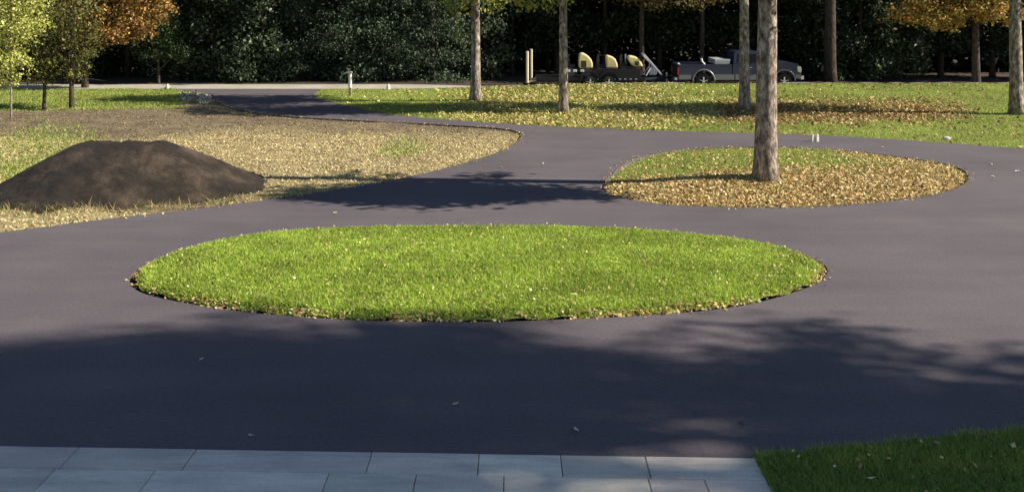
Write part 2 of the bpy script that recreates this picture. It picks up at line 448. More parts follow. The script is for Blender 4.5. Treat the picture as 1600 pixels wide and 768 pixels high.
lawn_s = [(q[0], q[1]-0.012) for q in side_e]+[(75, 12), (75, -4), (2.3, -4)]
lawn_s[0] = (P(1180,716)[0]+.003, P(1184,711)[1]-.008); lawn_s[-1] = (P(1180,716)[0]+.003, -4)
def z_south(x, y): return 0.002+0.03*ss(0, .4, dist_poly(x, y, lawn_s))+0.02*(noise2(x, y, .8, 31)-.5)
M['shade_turf'] = turf_base('shaded_turf', (0.06, 0.09, 0.02), (0.10, 0.14, 0.03), (0.05, 0.05, 0.02))  # darker copy of the turf, foreground shade put into its colour
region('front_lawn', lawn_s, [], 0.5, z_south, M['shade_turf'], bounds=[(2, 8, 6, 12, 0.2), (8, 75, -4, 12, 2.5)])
def z_st(x, y): return z_street(x, y)+0.004
region('street', [(-75, 43.72), (75, 43.72), (75, 45.9), (-75, 46.1)], [], 0.5, z_st, M['pale_road'], bounds=[(-75, 75, 43.9, 45.9, 0.5)])
m, n, b = new_mat('forest_litter'); M['forest_floor'] = m
t1, r1 = noise_col(n, 6, [(0.02, 0.014, 0.009), (0.05, 0.034, 0.02), (0.10, 0.065, 0.035)], detail=9, rough=0.7)
n.links.new(r1.outputs[0], b.inputs['Base Color']); b.inputs['Roughness'].default_value = 0.95; bump(n, b, t1.outputs['Fac'], 0.8, 0.05)
def z_floor(x, y):
    e = ss(-6, 6, x); return e*-0.29-0.004+0.10*ss(47, 60, y)+0.06*(noise2(x, y, 2.0, 41)-.5)*ss(46.5, 49, y)
region('forest_floor', [(-75, 45.5), (75, 45.5), (75, 90), (-75, 90)], [], 1.0, z_floor, M['forest_floor'], bounds=[(-40, 40, 45.7, 60, 0.8), (-75, 75, 60, 90, 4)])

# paving of the terrace: large slabs in courses of uneven lengths
yA = P(0,697); yB = P(1180,716)
def edge_y(x): return yA[1]+(yB[1]-yA[1])*(x-yA[0])/(yB[0]-yA[0])
mb = MB(); tints = []
rng = np.random.RandomState(5)
v0 = 0.0
rows = [0.40, 0.42, 0.42, 0.60, 0.42]*5
Rgt = yB[0]
for ri, dep in enumerate(rows):
    yc1 = v0; yc0 = v0-dep
    if ri == 0: xs = [Rgt, PX(1008, 8.75), PX(876, 8.75), PX(748, 8.75), PX(580, 8.8), PX(300, 8.8), PX(120, 8.9)]
    elif ri == 1: xs = [Rgt, PX(1102, 8.3), PX(1014, 8.3), PX(787, 8.3), PX(648, 8.3), PX(512, 8.4), PX(235, 8.4)]
    else: xs = [Rgt]
    while xs[-1] > -9: xs.append(xs[-1]-rng.choice([0.5, 0.75, 0.9, 1.0]))
    for a, b_ in zip(xs[:-1], xs[1:]):
        g = 0.0035; t = 0.06; x1, x0 = a-g, b_+g
        dz = 0.008+rng.uniform(-.0015, .0015)
        ya1 = edge_y(x0)+yc1-g; yb1 = edge_y(x1)+yc1-g; ya0 = edge_y(x0)+yc0+g; yb0 = edge_y(x1)+yc0+g
        bv = 0.006; k = len(mb.v)
        for (X, Y, Z) in ((x0, ya0, dz-t), (x1, yb0, dz-t), (x1, yb1, dz-t), (x0, ya1, dz-t), (x0, ya0, dz-bv), (x1, yb0, dz-bv), (x1, yb1, dz-bv), (x0, ya1, dz-bv),
                          (x0+bv, ya0+bv, dz), (x1-bv, yb0+bv, dz), (x1-bv, yb1-bv, dz), (x0+bv, ya1-bv, dz)):
            mb.v.append((X, Y, Z))
        for q in ((0,1,5,4),(1,2,6,5),(2,3,7,6),(3,0,4,7),(4,5,9,8),(5,6,10,9),(6,7,11,10),(7,4,8,11),(8,9,10,11)):
            mb.f.append(tuple(k+i for i in q)); mb.mi.append(0)
        c = np.array([0.72, 0.65, 0.575])*rng.uniform(.74, 1.14)*(1+rng.uniform(-.03, .03, 3)); tints += [(*c, 1)]*12
    v0 -= dep
o = mb.build('paving', M['slab']); o['kind'] = 'structure'
at = o.data.color_attributes.new('tint', 'FLOAT_COLOR', 'POINT'); at.data.foreach_set('color', np.array(tints, np.float32).ravel())

# ------------------------------------------------------------------ grass
rng = np.random.RandomState(11)
G_SUN = [(4, (0.33, 0.47, 0.05)), (3, (0.45, 0.58, 0.085)), (2, (0.20, 0.28, 0.03)), (1.0, (0.60, 0.58, 0.22)), (0.7, (0.09, 0.11, 0.02))]
G_LAWN = [(4, (0.29, 0.40, 0.065)), (2, (0.41, 0.49, 0.11)), (1, (0.19, 0.23, 0.04)), (1.2, (0.55, 0.47, 0.20))]
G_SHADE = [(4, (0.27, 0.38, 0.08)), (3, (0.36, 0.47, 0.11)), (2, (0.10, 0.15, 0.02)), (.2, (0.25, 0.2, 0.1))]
x, y = scatter(rng, bed1, 4200)
me = fast_mesh('grass_island', blade_verts(rng, x, y, z_bed1(x, y), 0.040, 0.018), 3, pick(rng, G_SUN, len(x))*(0.84+0.47*noise2(x, y, .5, 51))[:, None])
tag(link_mesh('island_grass', me, M['blade']), 'short bright green grass covering the oval island', 'grass', kind='stuff')
x, y = scatter(rng, bed2, 1600, wf=lambda x, y: np.clip(ss(21.2, 23.2, y-0.12*(x-5))+0.15, 0, 1))
me = fast_mesh('grass_bed', blade_verts(rng, x, y, z_bed2(x, y), 0.06, 0.03), 3, pick(rng, G_LAWN, len(x)))
tag(link_mesh('bed_grass', me, M['blade']), 'thin yellowish green grass round the trunk on the leaf covered island', 'grass', kind='stuff')
x, y = scatter(rng, lawn_n, 620, bounds=(-9, 26, 22, 43.7)); k = in_view(x, y); x = x[k]; y = y[k]
me = fast_mesh('grass_lawn', blade_verts(rng, x, y, z_lawn(x, y), 0.045, 0.03), 3, pick(rng, G_LAWN, len(x))*(0.8+0.4*noise2(x, y, 1.6, 52))[:, None])
tag(link_mesh('lawn_grass', me, M['blade']), 'mown green grass between the driveway and the far road', 'grass', kind='stuff')
x, y = scatter(rng, yard_poly, 420, bounds=(-27, 2, 16, 43.6), wf=w_green); k = in_view(x, y); x = x[k]; y = y[k]
me = fast_mesh('grass_yard', blade_verts(rng, x, y, z_yard(x, y), 0.07, 0.04), 3, pick(rng, G_LAWN, len(x)))
tag(link_mesh('yard_grass', me, M['blade']), 'green grass patches under the young trees and by the soil heap', 'grass', kind='stuff')
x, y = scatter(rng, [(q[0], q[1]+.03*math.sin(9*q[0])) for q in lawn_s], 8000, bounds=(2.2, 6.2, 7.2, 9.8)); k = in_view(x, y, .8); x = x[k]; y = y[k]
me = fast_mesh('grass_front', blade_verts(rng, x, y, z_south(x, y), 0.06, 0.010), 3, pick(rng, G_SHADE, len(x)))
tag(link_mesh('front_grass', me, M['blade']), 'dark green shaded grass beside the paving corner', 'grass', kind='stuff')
x, y = scatter(rng, yard_poly, 760, bounds=(-27, 2, 16, 43.6), wf=lambda x, y: 0.25+0.75*w_straw(x, y)); k = in_view(x, y); x = x[k]; y = y[k]
SG = [(3, (0.64, 0.53, 0.27)), (3, (0.50, 0.40, 0.20)), (1, (0.26, 0.19, 0.09)), (1, (0.72, 0.62, 0.36)), (.6, (0.22, 0.25, 0.06))]
c = pick(rng, SG, len(x)); c *= (0.45+0.55*w_straw(x, y))[:, None]
v = leaf_verts(rng, np.column_stack([x, y, z_yard(x, y)+.01]), 0.047, flat=0.6)
tag(link_mesh('straw', fast_mesh('straw', v, 4, c), M['litter']), 'dry pale straw and cut stubble strewn on the bare yard', 'straw', kind='stuff')

# ------------------------------------------------------------------ fallen leaves
L_TAN = [(4, (0.62, 0.44, 0.17)), (3, (0.72, 0.55, 0.25)), (2, (0.40, 0.25, 0.11)), (1.8, (0.17, 0.10, 0.045)), (1.2, (0.80, 0.70, 0.42))]
L_YEL = [(4, (0.52, 0.45, 0.15)), (3, (0.44, 0.38, 0.12)), (2, (0.36, 0.26, 0.09)), (.7, (0.78, 0.72, 0.42))]
x, y = scatter(rng, bed2, 1600, wf=lambda x, y: np.clip(1.05-1.0*ss(21.3, 23.2, y-0.12*(x-5))+0.9*ss(8.0, 10.2, x)+.25*(noise2(x,y,.6,71)-.5), 0.10, 1))
v = leaf_verts(rng, np.column_stack([x, y, z_bed2(x, y)+rng.uniform(.01, .06, len(x))]), 0.060, flat=0.65)
tag(link_mesh('leaf_litter', fast_mesh('ll', v, 4, pick(rng, L_TAN, len(x))), M['litter']), 'dense tan and brown fallen leaves around the thick trunk on the island', 'fallen leaves', kind='stuff')
x, y = scatter(rng, bed1, 170, wf=lambda x, y: np.clip(0.35+0.65*ss(1.5, 4.8, x)+ss(14.0, 12.8, y)*.4, 0, 1))
v = leaf_verts(rng, np.column_stack([x, y, z_bed1(x, y)+rng.uniform(.03, .07, len(x))]), 0.034, flat=0.8)
tag(link_mesh('leaf_scatter', fast_mesh('ls', v, 4, pick(rng, L_YEL, len(x))), M['litter']), 'small yellow leaf flecks strewn through the oval island grass', 'fallen leaves', kind='stuff')
# dry leaves gathered along the front edge of the oval island
x, y = scatter(rng, shrink(island1, 0.01), 1000, wf=lambda x, y: (dist_poly(x, y, island1) < 0.16)*(y < 15.6)*(0.25+0.75*(noise2(x, y, .5, 61) > .45)))
v = leaf_verts(rng, np.column_stack([x, y, z_bed1(x, y)+.02]), 0.05, flat=0.5)
tag(link_mesh('edge_litter', fast_mesh('el', v, 4, pick(rng, L_TAN, len(x))), M['litter']), 'brown dry leaf crumbs caught along the front rim of the oval island', 'fallen leaves', kind='stuff')
# crumbs of leaf, straw and soil lying loose along the asphalt edges
E = []
for outline, dens, hi in ((island1, 16, .09), (island2, 60, .16), (side_w, 55, .22), (side_n, 16, .12)):
    for a, b_ in zip(outline, outline[1:]+outline[:1]) if outline in (island1, island2) else zip(outline[:-1], outline[1:]):
        L = math.dist(a, b_)
        if a[1] > 42 or a[0] < -14 or a[0] > 20: continue
        k = rng.poisson(L*dens*(0.3+1.2*float(noise2(a[0], a[1], 1.3, 66))))
        t_ = rng.rand(k); off = rng.normal(0, hi*.6, k)
        nx, ny = -(b_[1]-a[1])/max(L, 1e-6), (b_[0]-a[0])/max(L, 1e-6)
        E.append(np.column_stack([a[0]+(b_[0]-a[0])*t_+nx*off, a[1]+(b_[1]-a[1])*t_+ny*off]))
E = np.concatenate(E)
v = leaf_verts(rng, np.column_stack([E, np.full(len(E), .012)]), 0.036, flat=0.5)
tag(link_mesh('edge_crumbs', fast_mesh('ec', v, 4, pick(rng, L_TAN+[(4, (.12, .085, .05)), (2, (.3, .3, .1))], len(E))), M['litter']), 'loose leaf crumbs and soil scattered along the asphalt edges', 'leaf crumbs', kind='stuff')
def w_lawn_leaf(x, y):
    px = 800+x*F_PX/y; py = Y_HOR+H_CAM*F_PX/y
    a = ss(640, 800, px)*ss(1100, 1000, px)*(.5+.5*ss(140, 165, py))
    b_ = ss(1000, 1150, px)*ss(1560, 1400, px)*np.exp(-((py-176)/13.0)**2)
    return np.clip(a*.75+b_*1.4, 0.04, 1)
x, y = scatter(rng, lawn_n, 230, bounds=(-9, 26, 22, 43.7), wf=w_lawn_leaf); k = in_view(x, y); x = x[k]; y = y[k]
px = 800+x*F_PX/y
py = Y_HOR+H_CAM*F_PX/y
c = np.where((px > 1120)[:, None], pick(rng, [(3, (.34, .20, .08)), (2, (.50, .34, .14)), (2, (.20, .11, .045)), (1, (.66, .52, .25))], len(x)), pick(rng, L_YEL, len(x)))  # brown leaves on the right; their dark tones also paint the lawn's shadow bands
v = leaf_verts(rng, np.column_stack([x, y, z_lawn(x, y)+rng.uniform(.02, .07, len(x))]), 0.10, flat=0.6)
tag(link_mesh('lawn_leaves', fast_mesh('lv', v, 4, c), M['litter']), 'yellow fallen leaves strewn over the far lawn under the trees', 'fallen leaves', kind='stuff')
x, y = scatter(rng, lawn_s, 18, bounds=(2.3, 6.5, 7.0, 9.8))
v = leaf_verts(rng, np.column_stack([x, y, z_south(x, y)+.055]), 0.055, flat=0.35)
tag(link_mesh('front_leaves', fast_mesh('fl', v, 4, pick(rng, L_TAN, len(x))), M['litter']), 'pale curled leaves on the shaded grass at the paving corner', 'fallen leaves', kind='stuff')
# pale stones at the bend of the driveway
gp = PP([(276,147),(300,144),(328,149),(335,158),(320,163),(290,160)])
x, y = scatter(rng, gp, 70)
v = leaf_verts(rng, np.column_stack([x, y, z_yard(x, y)+rng.uniform(.02, .10, len(x))]), 0.17)
tag(link_mesh('gravel', fast_mesh('gv', v, 4, pick(rng, [(3, (.42, .37, .29)), (2, (.55, .50, .41)), (2, (.2, .16, .11))], len(x))), M['gravel']), 'pale broken stone rubble at the driveway bend', 'gravel', kind='stuff')

# single leaves lying on the asphalt
proto = None
spots = [((315,562), 'pale leaf lying alone on the shaded asphalt in front of the oval island, leftmost', (.55,.5,.42)),
         ((712,632), 'small pale leaf on the dark shaded asphalt near the middle of the paving edge', (.6,.55,.45)),
         ((900,672), 'light leaf on the shaded asphalt just above the paving right of centre', (.6,.56,.5)),
         ((392,681), 'tiny leaf on the shaded asphalt close to the left paving edge', (.5,.45,.4)),
         ((1158,661), 'dark curled leaf on the shaded asphalt near the paving corner', (.06,.05,.04)),
         ((524,333), 'yellow leaf on the sunlit asphalt behind the oval island', (.8,.68,.3)),
         ((783,262), 'yellow leaf on the asphalt left of the leafy island, nearer the dry yard', (.8,.68,.3)),
         ((849,256), 'pale leaf on the asphalt between the dry yard tip and the leafy island', (.7,.66,.5)),
         ((1380,231), 'pale leaf on the asphalt behind the leafy island', (.8,.76,.6)),
         ((1551,258), 'pale leaf right of the leafy island, farthest of the three there', (.8,.76,.6)),
         ((1590,268), 'bright leaf on the asphalt at the right edge of the view', (.85,.82,.66)),
         ((1552,277), 'pale leaf right of the leafy island, nearest of the three there', (.8,.76,.6))]
for (pt, lab, col) in spots:
    X, Y = P(*pt)
    m = MB(); s_ = 0.03+0.015*random.random()
    if Y > 18: s_ *= 1.6
    pr = [(-1, 0, 0), (-.45, .42, .22), (.1, .5, .12), (.55, .3, .3), (1, 0, .16), (.55, -.34, .34), (.05, -.46, .1), (-.5, -.36, .2)]
    mid = [(-.5, 0, .02), (.05, 0, -.02), (.55, 0, .05)]
    m.v = [(a*s_, b_*s_, c*s_*1.4+.006) for a, b_, c in pr+mid]
    m.f = [(0, 8, 1), (1, 8, 9, 2), (2, 9, 10, 3), (3, 10, 4), (4, 10, 5), (5, 10, 9, 6), (6, 9, 8, 7), (7, 8, 0)]; m.mi = [0]*8
    o = m.build('fallen_leaf', plain('single_leaf', col, 0.7)); o.location = (X, Y, 0.002); o.rotation_euler = (0, 0, random.uniform(0, 6.28))
    tag(o, lab, 'leaf', 'single leaves lying on the asphalt')

# ------------------------------------------------------------------ soil heap
heap_c = (-8.6, 21.3)
mb = MB(); NR, NA = 60, 140
def heap_h(x, y):
    dx, dy = x-heap_c[0], y-heap_c[1]; a = math.atan2(dy, dx)
    # two summits joined by a ridge, angle-of-repose flanks
    hx = max(0.0, abs(dx)-(0.72 if dx < 0 else .55)); slope_x = 0.55 if dx < 0 else 0.46
    fs = 0.42 if dx < -.5 else 0.42+0.16*min(1, (dx+.5)/2)
    rr = math.hypot(hx*slope_x, dy*(fs if dy < 0 else .5))
    h = 1.16-rr
    k = 0.10
    h = -k*math.log(math.exp(-h/k)+math.exp(-1.02/k)) if h > -1 else h
    h += 0.02*mnoise.noise(Vector((x*.9, y*.9, 1)))+0.035*mnoise.noise(Vector((x*2.9, y*2.9, 2)))+0.022*mnoise.noise(Vector((x*8, y*8, 3)))+.014*mnoise.noise(Vector((x*22, y*22, 4)))
    h += 0.05*math.sin(a*9+2*mnoise.noise(Vector((x, y, 5))))*max(0, min(1, 1-abs(h-.5)*2))*0.6
    return h
gx = np.arange(-4.3, 4.3, 0.045); gy = np.arange(-3.3, 3.3, 0.045); idx = {}
for i, X in enumerate(gx):
    for j, Y in enumerate(gy):
        wx, wy = heap_c[0]+X, heap_c[1]+Y; idx[(i, j)] = len(mb.v); mb.v.append((X, Y, max(-0.22, heap_h(wx, wy))))
for i in range(len(gx)-1):
    for j in range(len(gy)-1):
        q = (idx[(i, j)], idx[(i+1, j)], idx[(i+1, j+1)], idx[(i, j+1)])
        if max(mb.v[a][2] for a in q) > -0.2: mb.f.append(q); mb.mi.append(0)
o = mb.build('soil_heap', M['loam'], smooth=True); o.location = (heap_c[0], heap_c[1], 0.0)
tag(o, 'large dark brown soil heap on the dry yard beside the driveway', 'soil heap')
# ragged grass fringe at the foot of the heap
x, y = scatter(rng, [(-13.5, 16.9), (-5, 19.6), (-5, 20.4), (-7.5, 19.2), (-13.5, 18.2)], 160)
k = in_poly(x, y, yard_poly); x = x[k]; y = y[k]
me = fast_mesh('fringe', blade_verts(rng, x, y, z_yard(x, y), 0.16, 0.02), 3, pick(rng, [(2, (.12, .16, .03)), (3, (.45, .36, .16)), (1, (.25, .2, .08))], len(x)))
tag(link_mesh('heap_weeds', me, M['blade']), 'straggly weeds and straw along the front foot of the soil heap', 'weeds', kind='stuff')

# ------------------------------------------------------------------ trees
PAL_YG = [(4, (0.26, 0.30, 0.05)), (3, (0.38, 0.38, 0.07)), (2, (0.12, 0.17, 0.03)), (1, (0.50, 0.44, 0.14))]
PAL_OLIVE = [(4, (0.12, 0.13, 0.035)), (2, (0.20, 0.19, 0.05)), (2, (0.07, 0.08, 0.02)), (1, (0.30, 0.26, 0.10))]
PAL_OR = [(4, (0.42, 0.20, 0.05)), (3, (0.52, 0.30, 0.08)), (2, (0.22, 0.11, 0.035)), (1, (0.50, 0.40, 0.18)), (1, (0.18, 0.17, 0.04))]
PAL_GRN = [(4, (0.04, 0.085, 0.018)), (3, (0.06, 0.12, 0.025)), (2, (0.025, 0.045, 0.012))]
PAL_DK = [(5, (0.036, 0.052, 0.030)), (3, (0.062, 0.082, 0.050)), (2, (0.016, 0.022, 0.013))]
PAL_CON = [(5, (0.066, 0.095, 0.058)), (3, (0.098, 0.132, 0.082)), (2, (0.03, 0.038, 0.026))]
PAL_GREY = [(5, (0.06, 0.085, 0.045)), (3, (0.11, 0.14, 0.075)), (2, (0.03, 0.038, 0.026)), (.25, (0.6, 0.57, 0.5))]  # last entry paints sun glints as sparse pale leaves
PAL_BRN = [(4, (0.16, 0.115, 0.045)), (3, (0.10, 0.085, 0.03)), (1, (0.34, 0.28, 0.12)), (2, (0.06, 0.05, 0.02))]

def trunk_mb(h, r0, r1, seed, lean=(0, 0), flare=1.25, seg=16):
    rs = random.Random(seed); m = MB(); pts = []; rad = []
    K = 14; off = Vector((0, 0))
    for i in range(K+1):
        t = i/K; z = h*t**1.15
        pts.append((lean[0]*t+0.04*h*0.12*math.sin(seed+3*t)*t, lean[1]*t+0.004*h*math.sin(2*seed+4*t), z-0.12 if i == 0 else z))
        rad.append((r0+(r1-r0)*t)*(1+(flare-1)*math.exp(-max(z, 0)/0.26)))
    m.tube(pts, rad, seg, wob=0.05)
    return m, pts
def limbs_mb(tp, targets, r, seed):
    rs = random.Random(seed*3+1); m = MB()
    for (tx, ty, tz) in targets:
        # start on the trunk below the clump
        zs = max(tp[3][2] if tp[-1][2] < 7 else 4.75, tz-abs(math.hypot(tx, ty))*0.9-0.4)
        base = min(tp, key=lambda q: abs(q[2]-zs))
        a = Vector(base); b_ = Vector((tx, ty, tz)); pts = []; rad = []
        for i in range(6):
            t = i/5; p = a.lerp(b_, t); p.z += 0.35*math.sin(t*math.pi)*(b_-a).length*0.12
            p.x += rs.uniform(-.08, .08)*t; p.y += rs.uniform(-.08, .08)*t
            pts.append(p); rad.append(r*(0.42*(1-t)+0.06))
        m.tube(pts, rad, 6)
        for _ in range(3):
            s_ = pts[rs.choice([2, 3, 4])]; e_ = Vector((tx+rs.uniform(-.9, .9), ty+rs.uniform(-.9, .9), tz+rs.uniform(-.3, .7)))
            m.tube([s_, s_.lerp(e_, .5)+Vector((0, 0, .08)), e_], [r*.14, r*.10, r*.03], 5)
    return m
def crown_mesh(seed, clumps, n_, size, pal, droop=0.0, shell=0.55):
    """leaf-sized faces in many small sprays gathered round the clumps (x, y, z, rx, ry, rz)"""
    rs = np.random.RandomState(seed); vol = np.array([c[3]*c[4]*c[5] for c in clumps])**0.75; vol /= vol.sum()
    V = []; T = []
    for c, f in zip(clumps, vol):
        k = max(20, int(n_*f)); ns = max(5, k//22)
        d = rs.normal(size=(ns, 3)); d /= np.linalg.norm(d, axis=1)[:, None]
        rr = (shell+(1-shell)*rs.rand(ns)**.6)*(0.75+0.45*rs.rand(ns))
        sc = d*rr[:, None]*np.array(c[3:6])+np.array(c[:3])
        w_ = rs.randint(0, ns, k); spread = 0.16*(c[3]+c[4]+c[5])/3+size*.6
        pts = sc[w_]+rs.normal(size=(k, 3))*spread*np.array([1, 1, .75])
        tone = (0.7+0.6*rs.rand(ns))[w_]
        V.append(leaf_verts(rs, pts, size, droop=droop)); T.append(pick(rs, pal, k)*tone[:, None])
    return fast_mesh('foliage', np.concatenate(V), 4, np.concatenate(T))
def round_clumps(seed, c, rad, k, cr):
    rs = random.Random(seed); out = []
    for i in range(k):
        while True:
            d = Vector((rs.uniform(-1, 1), rs.uniform(-1, 1), rs.uniform(-1, 1)))
            if 0.25 < d.length < 1: break
        q = cr*rs.uniform(.7, 1.25)
        out.append((c[0]+d.x*rad[0], c[1]+d.y*rad[1], c[2]+d.z*rad[2], q, q, q*.72))
    return out
def tree(name, x, y, z, h, r0, clumps, nleaf, size, pal, seed, label, cat='tree', group=None, barkm='bark', leafm='leaf', lean=(0, 0), droop=0, flare=1.25, limb_n=9, r1=None):
    t = empty(name, (x, y, z), 0, label, cat, group)
    m, tp = trunk_mb(h, r0, r1 or r0*.35, seed, lean, flare); m.build('trunk', M[barkm], t, smooth=True)
    tg = [(c[0], c[1], c[2]) for c in clumps[:limb_n]]
    if tg: limbs_mb(tp, tg, r0, seed).build('limbs', M[barkm], t, smooth=True)
    if nleaf: link_mesh('crown', crown_mesh(seed, clumps, nleaf, size, pal, droop), M[leafm], t)
    return t
rs0 = random.Random(3)
LG = 'trees standing on the lawns along the driveway'
# T4, the thick trunk on the leafy island
cl = round_clumps(41, (1.0, -1.7, 5.9), (2.3, .75, 1.0), 22, .75)+[(2.8, -1.7, 5.3, .9, .6, .5), (3.6, -1.6, 5.0, .7, .6, .4), (1.4, .5, 5.2, .6, .3, .25), (-1.0, .6, 5.4, .6, .3, .25)]
tree('shade_tree', *P(1197, 289), 0.04, 10.5, 0.262, cl, 16000, .17, PAL_YG, 4, 'thick grey mottled trunk standing on the leaf covered island', group=LG, lean=(0.10, 0), flare=1.28, r1=.13)
# T1
x, y = P(743, 158)
cl = round_clumps(11, (-.6, -.4, 6.4), (2.8, 1.9, 2.2), 26, .9)+[(-.62, -.5, 4.0, .50, .4, .50), (.85, -.4, 4.05, .60, .4, .42), (.3, -.5, 4.3, .5, .4, .4), (-.9, -.2, 3.5, .16, .2, .3), (-.35, -.5, 3.9, .35, .3, .3), (-.62, 0, 2.6, .15, .15, .32)]
tree('shade_tree', x, y, 0.0, 9.5, .215, cl, 15000, .15, PAL_YG, 1, 'lawn tree with low yellow green tuft, nearest the white post', group=LG, lean=(-.03, 0), flare=1.38, r1=.10)
# T2
x, y = P(880, 176)
cl = round_clumps(21, (.3, 0, 6.8), (2.8, 1.4, 2.2), 26, .9)+[(-1.2, -.2, 4.05, .75, .4, .32), (-.4, .1, 4.0, .4, .3, .35), (.25, -.2, 3.95, .12, .15, .2)]
tree('shade_tree', x, y, 0.0, 9.5, .175, cl, 14000, .15, PAL_YG, 2, 'slim straight lawn tree standing in front of the trailer', group=LG, flare=1.38, r1=.10)
# T3
x, y = P(1163, 172)
cl = round_clumps(31, (-.3, 0, 7.0), (2.6, 1.3, 2.0), 24, .9)+[(1.5, -.1, 4.35, .4, .3, .2)]
tree('shade_tree', x, y, 0.02, 9.5, .205, cl, 13000, .16, PAL_YG, 3, 'grey lawn tree standing in front of the pickup cab', group=LG, lean=(.05, 0), flare=1.38, r1=.12)
# T5
x, y = P(1588, 178)
cl = round_clumps(51, (-.2, .2, 7.2), (3.4, 1.5, 2.4), 30, .95)+[(.5, 0, 3.9, .5, .4, .25)]
tree('shade_tree', x, y, 0.02, 10, .235, cl, 15000, .16, PAL_OLIVE, 5, 'lawn tree with dark trunk at the right edge of the view', group=LG, lean=(-.14, 0), flare=1.35, r1=.14)
# young trees on the left
YG = 'young trees at the left edge of the yard'
x, y = P(112, 168)
cl = [(-.1, 0, 3.6, 1.0, .9, .8), (-.7, .1, 2.7, .8, .7, .7), (.45, 0, 2.35, .6, .6, .5), (.1, .2, 1.75, .7, .6, .35), (-.5, 0, 4.6, .9, .9, .7), (.2, -.1, 1.2, .35, .4, .3), (.8, 0, 2.9, .4, .4, .3)]
tree('young_tree', x, y, -.02, 4.4, .095, cl, 6500, .085, PAL_OLIVE, 61, 'small olive leaved tree with the thickest stem of the left group', group=YG, barkm='dark_bark', flare=1.15)
x, y = P(69, 168)
cl = [(0, 0, 3.1, .9, .8, .9), (-.5, .1, 2.1, .7, .7, .6), (.4, 0, 1.6, .6, .6, .4), (-.4, 0, 4.1, .9, .9, .7), (-.1, 0, 1.15, .5, .5, .3)]
tree('young_tree', x, y, -.02, 4.2, .07, cl, 6500, .085, PAL_OLIVE+[(2, (.24, .26, .06))], 62, 'small olive green tree with slim leaning stem, middle of the left group', group=YG, barkm='dark_bark', lean=(.15, 0), flare=1.1)
x, y = P(17, 186)
cl = [(-.1, 0, 3.1, .9, .8, .9), (.5, -.1, 3.3, .8, .7, .5), (-.5, .1, 2.2, .7, .7, .7), (.15, 0, 1.9, .6, .6, .5), (-.4, 0, 4.1, 1.1, .9, .7), (-.2, 0, 1.45, .5, .5, .4), (.6, 0, 4.0, .8, .7, .5)]
tree('young_tree', x, y, -.02, 4.4, .035, cl, 8500, .085, [(4, (0.42, 0.46, 0.10)), (3, (0.58, 0.58, 0.16)), (2, (0.20, 0.25, 0.05)), (1, (0.7, 0.66, 0.30))], 63, 'bright yellow green sapling with thin pale stem at the left edge', group=YG, flare=1.0)
# orange tree behind them
AG = 'autumn coloured trees at the edge of the wood'
cl = [(0, 0, 3.9, 1.5, 1.2, .8), (1.1, -.4, 3.0, 1.0, .8, .55), (.4, -.8, 3.0, .9, .8, .7), (1.7, -.3, 3.9, 1.0, .9, .6), (2.3, -.2, 4.4, .9, .8, .5), (-1.2, -.3, 3.7, 1.2, 1, .7), (-1.6, -.2, 4.8, 1.4, 1.1, .8), (1.0, -.2, 5.2, 1.6, 1.2, .9), (0, .5, 6.2, 2.0, 1.6, 1.2), (.6, -1.0, 2.5, .6, .5, .35), (-.2, -.9, 2.35, .8, .6, .5), (1.5, -.7, 2.7, .8, .6, .45), (-1.2, -.6, 2.9, .8, .7, .5), (2.4, -.3, 3.5, .8, .6, .4)]
cl = [(c[0]+1.15, *c[1:]) for c in cl]
tree('autumn_tree', PX(121, 43.6), 44.4, -.02, 7.5, .15, cl, 19000, .12, PAL_OR+[(2, (.20, .17, .05))], 71, 'orange leaved autumn tree hanging low behind the young trees on the left', group=AG, barkm='dark_bark')
cl = [(-2.1, -.6, 3.7, 1.0, .8, .45), (-1.1, -.5, 3.9, .9, .8, .5), (-.3, -.6, 4.2, .8, .7, .5), (.9, -.4, 4.0, 1.0, .8, .5), (-3.1, -.4, 4.2, .8, .8, .45), (-1.3, 0, 5.3, 2.0, 1.4, .9), (1.0, 0, 5.4, 1.8, 1.3, .9), (1.6, -.3, 3.5, .5, .5, .35), (-2.6, -.7, 3.35, .7, .6, .4), (-3.6, -.5, 3.7, .8, .7, .5), (-1.6, -.7, 3.3, .8, .6, .4), (.2, -.6, 3.6, .7, .6, .4)]
tree('autumn_tree', PX(1525, 46.8), 46.8, -.28, 7.5, .22, cl, 16000, .12, PAL_OR[:3]+[(7, (.42, .38, .09))], 72, 'orange and yellow autumn tree hanging over the road at the right', group=AG, barkm='dark_bark')
cl = [(-.8, -.4, 4.5, 1.0, .8, .35), (.4, -.5, 4.4, 1.0, .8, .4), (1.8, -.4, 4.3, 1.1, .9, .4), (2.9, -.2, 4.3, .9, .8, .35), (-1.8, 0, 5.0, 1.0, .9, .5), (4.2, 0, 4.6, 1.0, .8, .35), (0, 0, 6.0, 2.5, 1.5, 1.0), (2.2, 0, 6.0, 2.2, 1.5, 1.0)]
tree('autumn_tree', PX(1003, 49.6), 49.6, -.28, 7.5, .17, cl, 11000, .14, PAL_BRN, 73, 'brown leaved tree with dark trunk rising behind the trailer', group=AG, barkm='dark_bark')
# small dark green tree
cl = [(0, 0, 2.7, .9, .9, .65), (-.6, 0, 2.0, .8, .8, .55), (.6, 0, 2.0, .9, .8, .6), (.2, -.2, 3.4, .8, .7, .5), (1.0, 0, 1.5, .5, .5, .4), (-.1, -.3, 1.5, .7, .7, .35)]
tree('green_tree', PX(248, 46.6), 46.6, -.02, 3.6, .07, cl, 8500, .11, [(4, (0.028, 0.05, 0.016)), (3, (0.04, 0.07, 0.022)), (2, (0.015, 0.024, 0.01))], 74, 'small rounded dark green tree beyond the far road on the left', barkm='dark_bark')
